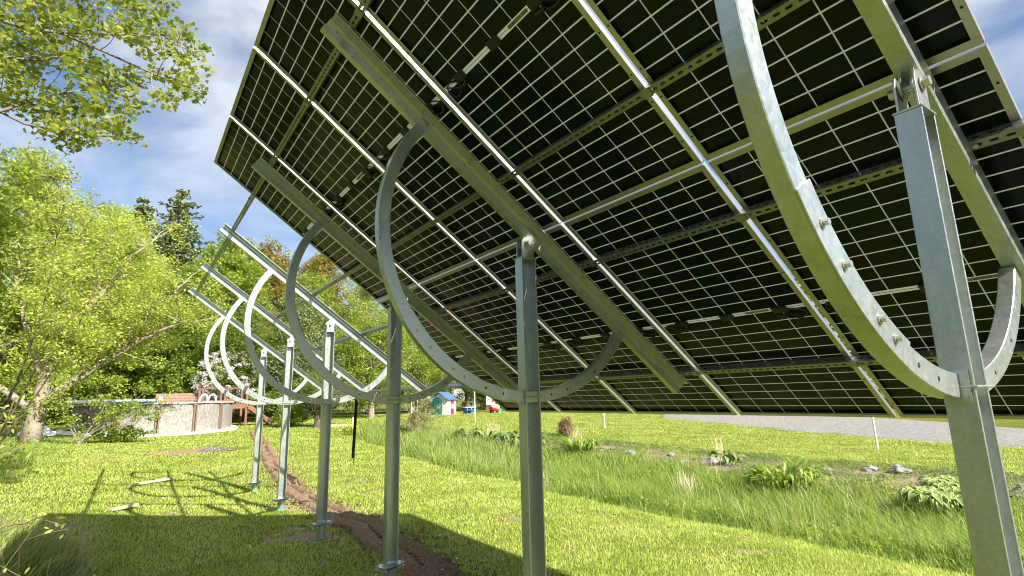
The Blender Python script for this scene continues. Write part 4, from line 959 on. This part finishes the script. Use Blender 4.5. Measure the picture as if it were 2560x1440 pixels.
# ------------------------------------------------------------------ garden plants
def strap_leaf(L, w_, bend, seed):
    rnd = random.Random(seed); n = 7; V = []; F = []
    for i in range(n+1):
        u = i/n; a = bend*u**1.3
        x = L*(math.sin(a)/max(bend, .1))*u**0.4*.9; z = L*u*math.cos(a*.62)*.85
        ww = w_*math.sin(min(1, u*1.2+.25)*math.pi*.62)*(1-u**3)+.0006
        V += [(x, -ww/2, z+ww*.25), (x, 0, z), (x, ww/2, z+ww*.25)]
    for i in range(n):
        b = i*3; F += [(b, b+1, b+4, b+3), (b+1, b+2, b+5, b+4)]
    return np.array(V), np.array(F)
def plant_meshes(kind, m, n=5):
    res = []
    for s_ in range(n):
        if kind == 'strap': V, F = strap_leaf(.60+.05*s_, .042, 1.5+.30*s_, s_); edge = None
        else:
            V = []; F = []; L, w_ = .19+.015*s_, .060+.004*s_; k = 9; edge = []
            for i in range(k+1):
                u = i/k; ww = w_*(math.sin(u**.75*math.pi)**.8)+.001; x = .06+u*L; z = .13+.10*math.sin(u*2.0)-.13*u*u*(1+.2*s_)
                for q in (-1, -.55, 0, .55, 1): V.append((x, q*ww, z+abs(q)*ww*.35)); edge.append(1 if (abs(q) == 1 or i in (k,)) else .2)
            for i in range(k):
                for q in range(4): b = i*5+q; F.append((b, b+1, b+6, b+5))
            V = np.array(V); F = np.array(F); edge = np.array(edge, float)
        me_o = np_mesh('leaf', V, F, m, np.full(len(F), .15+.17*s_), edge=edge, smooth=True); me = me_o.data; bpy.data.objects.remove(me_o); res.append(me)
    return res
def clump(name, label, x, y, n, meshes, scale, cat, group=None, seed=0, tilt=(.0, .5), r_=.12, zo=0):
    rnd = random.Random(seed); root = empty(name, (x, y, Hf(x, y)+zo))
    for i in range(n):
        o = link('leaf', rnd.choice(meshes), root); a = rnd.uniform(0, 2*math.pi); rr_ = r_*math.sqrt(rnd.random())
        o.location = (math.cos(a)*rr_, math.sin(a)*rr_, 0); s_ = scale*rnd.uniform(.75, 1.2); o.scale = (s_, s_, s_)
        o.rotation_euler = (rnd.uniform(-.25, .25), rnd.uniform(*tilt), a+rnd.uniform(-.7, .7))
    tag(root, label, cat, group); return root
LY = plant_meshes('strap', M['lily']); HS = plant_meshes('hosta', M['hosta']); HP = plant_meshes('hosta', M['hostaplain'])
clump('daylily_clump', 'big arching daylily clump on the bank left of the nearest post', 5.2, -7.95, 240, LY, 1.15, 'plant', 'daylilies', 1, (-.35, .50), .36, .06)
clump('daylily_clump', 'smaller daylily clump right beside the middle post', 11.9, -8.9, 150, LY, 1.35, 'plant', 'daylilies', 2, (0, .4), .28, .05)
clump('daylily_clump', 'thin upright blades beside the pale grey stone', 6.0, -10.0, 40, LY, .75, 'plant', 'daylilies', 3, (-.1, .25), .22)
clump('hosta', 'variegated hosta mound partly behind the nearest post, lower clump', 2.65, -7.75, 230, HS, .72, 'plant', 'hostas', 4, (-.3, .5), .42, .22)
clump('hosta', 'variegated hosta mound just above the lower clump by the nearest post', 2.75, -8.7, 170, HS, .70, 'plant', 'hostas', 5, (-.3, .5), .38, .16)
clump('hosta', 'light green hosta above the dark stone on the bank', 7.75, -9.95, 45, HP, 1.0, 'plant', 'hostas', 6, (-.3, .4), .22, .05)
clump('hosta', 'light hosta left of the middle post, among dry stalks', 15.6, -8.7, 50, HP, 1.6, 'plant', 'hostas', 7, (-.3, .4), .3, .05)
clump('hosta', 'light hosta just touching the left side of the middle post', 14.4, -8.9, 45, HP, 1.5, 'plant', 'hostas', 8, (-.3, .4), .3, .05)
clump('hosta', 'farthest light hosta at the left end of the row', 17.4, -8.4, 40, HP, 1.5, 'plant', 'hostas', 9, (-.3, .4), .3, .05)
round_tree('rust_bush', 'small round rust brown bush on the far side of the bank', 16.2, -12.0, .85, .28, M['rust'], M['twig'], 90, 70, .05, seed=41, low=0, cat='bush', limbs=8, clr=.24)
def stalks(name, label, x, y, n, h_, r_, seed, m):
    rnd = random.Random(seed); root = empty(name, (x, y, Hf(x, y))); mb = MB()
    for i in range(n):
        a = rnd.uniform(0, 6.28); q = rnd.random()*r_; b = Vector((math.cos(a)*q, math.sin(a)*q, 0)); L = h_*rnd.uniform(.6, 1.1)
        e = b+Vector((rnd.uniform(-.3, .3)*L, rnd.uniform(-.3, .3)*L, L)); mb.tube([b, b.lerp(e, .5)+Vector((0, 0, .04)), e], [.005, .004, .002], 3, caps=False)
    mb.build('stems', m, root); tag(root, label, 'dry plant', 'dry stalks'); return root
stalks('dry_stalks', 'tuft of dry pale stalks on the bank left of the middle post', 16.2, -8.6, 40, .75, .35, 1, M['drystalk'])
stalks('dry_stalks', 'dry pale stalks in the long grass below the stones', 6.3, -6.6, 34, .65, .25, 2, M['drystalk'])
stalks('dry_stalks', 'dry stalks right of the middle post beside the rust bush', 14.0, -10.6, 26, .6, .25, 3, M['drystalk'])
stalks('dry_stalks', 'few dry stalks beside the light green hosta', 8.2, -10.4, 22, .6, .2, 4, M['drystalk'])
yf = empty('yellow_flowers', (22.3, -5.5, Hf(22.3, -5.5)))
rng = np.random.default_rng(50); P = rng.normal(size=(140, 3))*np.array([.25, .22, .12])+np.array([0, 0, .35]); leaves('blossom', P, .07, M['yellowflower'], yf, rng=rng)
P = rng.normal(size=(300, 3))*np.array([.25, .22, .12])+np.array([0, 0, .18]); leaves('foliage', P, .09, M['lf_bright'], yf, rng=rng)
tag(yf, 'small patch of yellow flowers below the pale wooden rail', 'flowers')

# ------------------------------------------------------------------ grass
def blades(name, X, Y, h_, w_, m, lean=.35, seg=1, tint=None, rng=RNG, label=None, zoff=-.005, wind=(0, 0)):
    n = len(X); Z = H(X, Y)+zoff+(vnoise(X, Y, 1.3, 3)-.5)*.025; a = rng.uniform(0, 2*np.pi, n); b = rng.uniform(0, 2*np.pi, n)
    h_ = h_*rng.uniform(.55, 1.25, n); ln = h_*rng.uniform(0, lean*2, n)
    wx, wy = np.cos(a)*w_/2, np.sin(a)*w_/2; lx, ly = np.cos(b)*ln+wind[0]*h_, np.sin(b)*ln+wind[1]*h_
    if tint is None: tint = rng.uniform(0, 1, n)
    if seg == 1:
        V = np.stack([np.stack([X-wx, Y-wy, Z], 1), np.stack([X+wx, Y+wy, Z], 1), np.stack([X+lx, Y+ly, Z+h_], 1)], 1).reshape(-1, 3)
        return np_mesh(name, V, np.arange(3*n).reshape(n, 3), m, tint)
    q = [np.stack([X-wx, Y-wy, Z], 1), np.stack([X+wx, Y+wy, Z], 1), np.stack([X+lx*.35+wx*.8, Y+ly*.35+wy*.8, Z+h_*.6], 1), np.stack([X+lx*.35-wx*.8, Y+ly*.35-wy*.8, Z+h_*.6], 1), np.stack([X+lx, Y+ly, Z+h_*.92], 1)]
    V = np.stack(q, 1).reshape(-1, 3); b5 = np.arange(n)[:, None]*5
    F = np.concatenate([b5+np.array([[0, 1, 2]]), b5+np.array([[0, 2, 3]]), b5+np.array([[3, 2, 4]])], 0)
    return np_mesh(name, V, F, m, np.concatenate([tint, tint, tint]))
RLX = [-12, 1, 2.3, 3.4, 5.2, 8.1, 10.2, 12.5, 15.6, 22, 27]; RLY = [-4.9, -4.9, -5.05, -5.1, -4.65, -4.7, -5.3, -4.7, -4.85, -5.35, -6.5]
RUX = [-12, 2.4, 3.5, 5.5, 8.5, 12, 15, 18, 23.5, 27]; RUY = [-8.6, -8.5, -8.6, -8.7, -9.1, -9.1, -9.0, -8.9, -9.3, -9.2]
def rough_lo(x): return np.interp(x, RLX, RLY)+(vnoise(x, x*0, .8, 12)-.5)*.45
def rough_hi(x): return np.interp(x, RUX, RUY)+(vnoise(x, x*0, .9, 13)-.5)*.5
def in_rough(x, y): return (y < rough_lo(x)) & (y > rough_hi(x)) & (x < 26)
def lawn_ok(x, y):
    ok = ~in_rough(x, y) & ~((np.abs(y-trench_c(x)) < trench_w(x)*.5) & (x > 3.7) & (x < 26)) & (y > drive_lower(x)+.05)
    ok &= (np.hypot(x-px, y-py) > PR+.5) & (np.hypot((x-19.75)/.7, (y+.25)/1.1) > 1)
    ok &= ~((np.abs(y+10.3) < 1.5) & (x < 16) & (RNG.uniform(0, 1, len(x)) > .35))
    return ok & (RNG.uniform(0, 1, len(x)) > soilmask(x, y)*1.1)
def polar(n, r0_, r1_, a0=-96, a1=16, pw=1.0):
    u = RNG.uniform(0, 1, n); r_ = r0_*(r1_/r0_)**(u**pw); a = np.radians(RNG.uniform(a0, a1, n))
    return -.63+r_*np.cos(a), 2.15+r_*np.sin(a), r_
X, Y, R_ = polar(760000, 2.2, 42, pw=.82); k = lawn_ok(X, Y); X, Y, R_ = X[k], Y[k], R_[k]
tn = RNG.uniform(0, 1, len(X))**1.15
o = blades('mown_grass', X, Y, .030+.00045*R_+.014*vnoise(X, Y, 2.2, 7), .0034+.0009*R_, M['lawnblade'], .55, 1, tn)
tag(o, 'short mown grass of the lawn', 'grass', kind='stuff')
# tall grass of the ditch
X, Y, R_ = polar(240000, 4, 34, -100, -8, .9); k = in_rough(X, Y); X, Y, R_ = X[k], Y[k], R_[k]
edge = np.clip(np.minimum(rough_lo(X)-Y, Y-rough_hi(X))/.5, .25, 1)
hh = (.20+.26*vnoise(X, Y, .9, 20))*edge
o = blades('tall_grass', X, Y, hh, .006+.0007*R_, M['tallblade'], .5, 3, RNG.uniform(0, 1, len(X))**1.3, wind=(.12, .05)); tag(o, 'long rough grass filling the ditch between lawn and bank', 'grass', kind='stuff')
# low weeds on the bank
n = 90000; X = RNG.uniform(-8, 19, n); Y = RNG.uniform(-12.2, -8.4, n); k = (RNG.uniform(0, 1, n) < np.clip(2.2*(vnoise(X, Y, 1.4, 22)*.6+vnoise(X, Y, 4.2, 24)*.4)-.62, .05, 1)); X, Y = X[k], Y[k]
P = np.stack([X, Y, H(X, Y)+.02+.05*RNG.uniform(0, 1, len(X))*vnoise(X, Y, 1, 23)], 1)
o = leaves('ground_cover', P, RNG.uniform(.03, .075, len(P)), M['weed'], up=.9); tag(o, 'low weeds and ground cover on the bank', 'ground cover', kind='stuff')
rnd = random.Random(77)
for i, x in enumerate(sorted(rnd.uniform(1.2, 14.5) for _ in range(10))):
    y = -9.3-rnd.uniform(0, 2.0)
    rock('stone', x, y, rnd.uniform(.05, .11), 'small half buried stone among the weeds of the bank, %s counting from the right edge' % ('first', 'second', 'third', 'fourth', 'fifth', 'sixth', 'seventh', 'eighth', 'ninth', 'tenth')[i], 50+i*2.3, .5)
X = RNG.uniform(-6, 18, 15000); Y = RNG.uniform(-11.6, -8.8, 15000); k = vnoise(X, Y, 1.9, 61) > .62; X, Y = X[k], Y[k]
o = blades('bank_grass', X, Y, .13+.12*vnoise(X, Y, .7, 62), .010, M['tallblade'], .7, 3, RNG.uniform(0, 1, len(X))); tag(o, 'scattered tufts of grass on the bank', 'grass', kind='stuff')
n = 2200; X = RNG.uniform(-4, 22, n); Y = rough_lo(X)-RNG.uniform(.1, 4.3, n); k = in_rough(X, Y) & (vnoise(X, Y, .5, 63) > .45); X, Y = X[k], Y[k]
o = blades('seed_stalks', X, Y, .58, .007, M['drygrass'], .35, 3, RNG.uniform(0, 1, len(X))); tag(o, 'thin pale seed stalks standing above the long grass', 'grass', kind='stuff')
# broadleaf weeds in the ditch and dark sedge along its lower edge
X = RNG.uniform(0, 24, 26000); Y = rough_lo(X)-RNG.uniform(0, 1, 26000)*4.2-.0; k = vnoise(X, Y, .9, 25)*.5+vnoise(X, Y, 2.3, 26)*.5 > .52; X, Y = X[k], Y[k]
P = np.stack([X, Y, H(X, Y)+.04+RNG.uniform(0, .2, len(X))], 1); o = leaves('broad_weeds', P, .05, M['lf_bright'], up=.6); tag(o, 'leafy weeds along the lower edge of the ditch', 'weeds', kind='stuff')
# coarse grass tussock at the lower left corner
n = 22000; a = RNG.uniform(0, 2*np.pi, n); q = np.sqrt(RNG.uniform(0, 1, n)); X = 6.3+q*np.cos(a)*1.15; Y = 3.45+q*np.sin(a)*.95-.25*(X-6.3)
o = blades('grass_tussock', X, Y, .66*(1-.55*q**2)*(.35+.9*vnoise(X, Y, 4, 30)), .013, M['darkgrass'], .42, 3, RNG.uniform(0, 1, n)**1.2); tag(o, 'tall coarse grass tussock at the lower left corner', 'grass', kind='stuff')
n = 1500; a = RNG.uniform(0, 2*np.pi, n); q = np.sqrt(RNG.uniform(0, 1, n)); X = 6.3+q*np.cos(a)*1.2; Y = 3.4+q*np.sin(a)*1.0-.25*(X-6.3)
o = blades('dry_grass', X, Y, .55, .011, M['drygrass'], .9, 3, RNG.uniform(0, 1, n)); tag(o, 'dry pale blades mixed into the tussock at the lower left corner', 'grass', kind='stuff')
n = 9000; X = RNG.uniform(15, 27, n); Y = 5.0+.0*X+RNG.normal(size=n)*.6; o = blades('rough_grass', X, Y, .12, .012, M['tallblade'], .3, 3); tag(o, 'longer grass under the shrubs at the left', 'grass', kind='stuff')
# bits that break up the lawn: clover leaves, straw, a few dandelion clocks
X, Y, R_ = polar(9000, 2.6, 16); k = lawn_ok(X, Y) & (vnoise(X, Y, 1.7, 33) > .5); X, Y = X[k], Y[k]
P = np.stack([X, Y, H(X, Y)+.045], 1); o = leaves('clover', P, .026, M['lf_bright'], up=1.2); tag(o, 'clover leaves scattered through the lawn', 'clover', kind='stuff')
n = 150; X, Y, R_ = polar(n, 3, 16, -40, 12); P = np.stack([X, Y, H(X, Y)+.06], 1); o = leaves('daisies', P, .03, M['white'], up=1.5); tag(o, 'tiny white flower heads dotted over the lawn', 'flowers', kind='stuff')
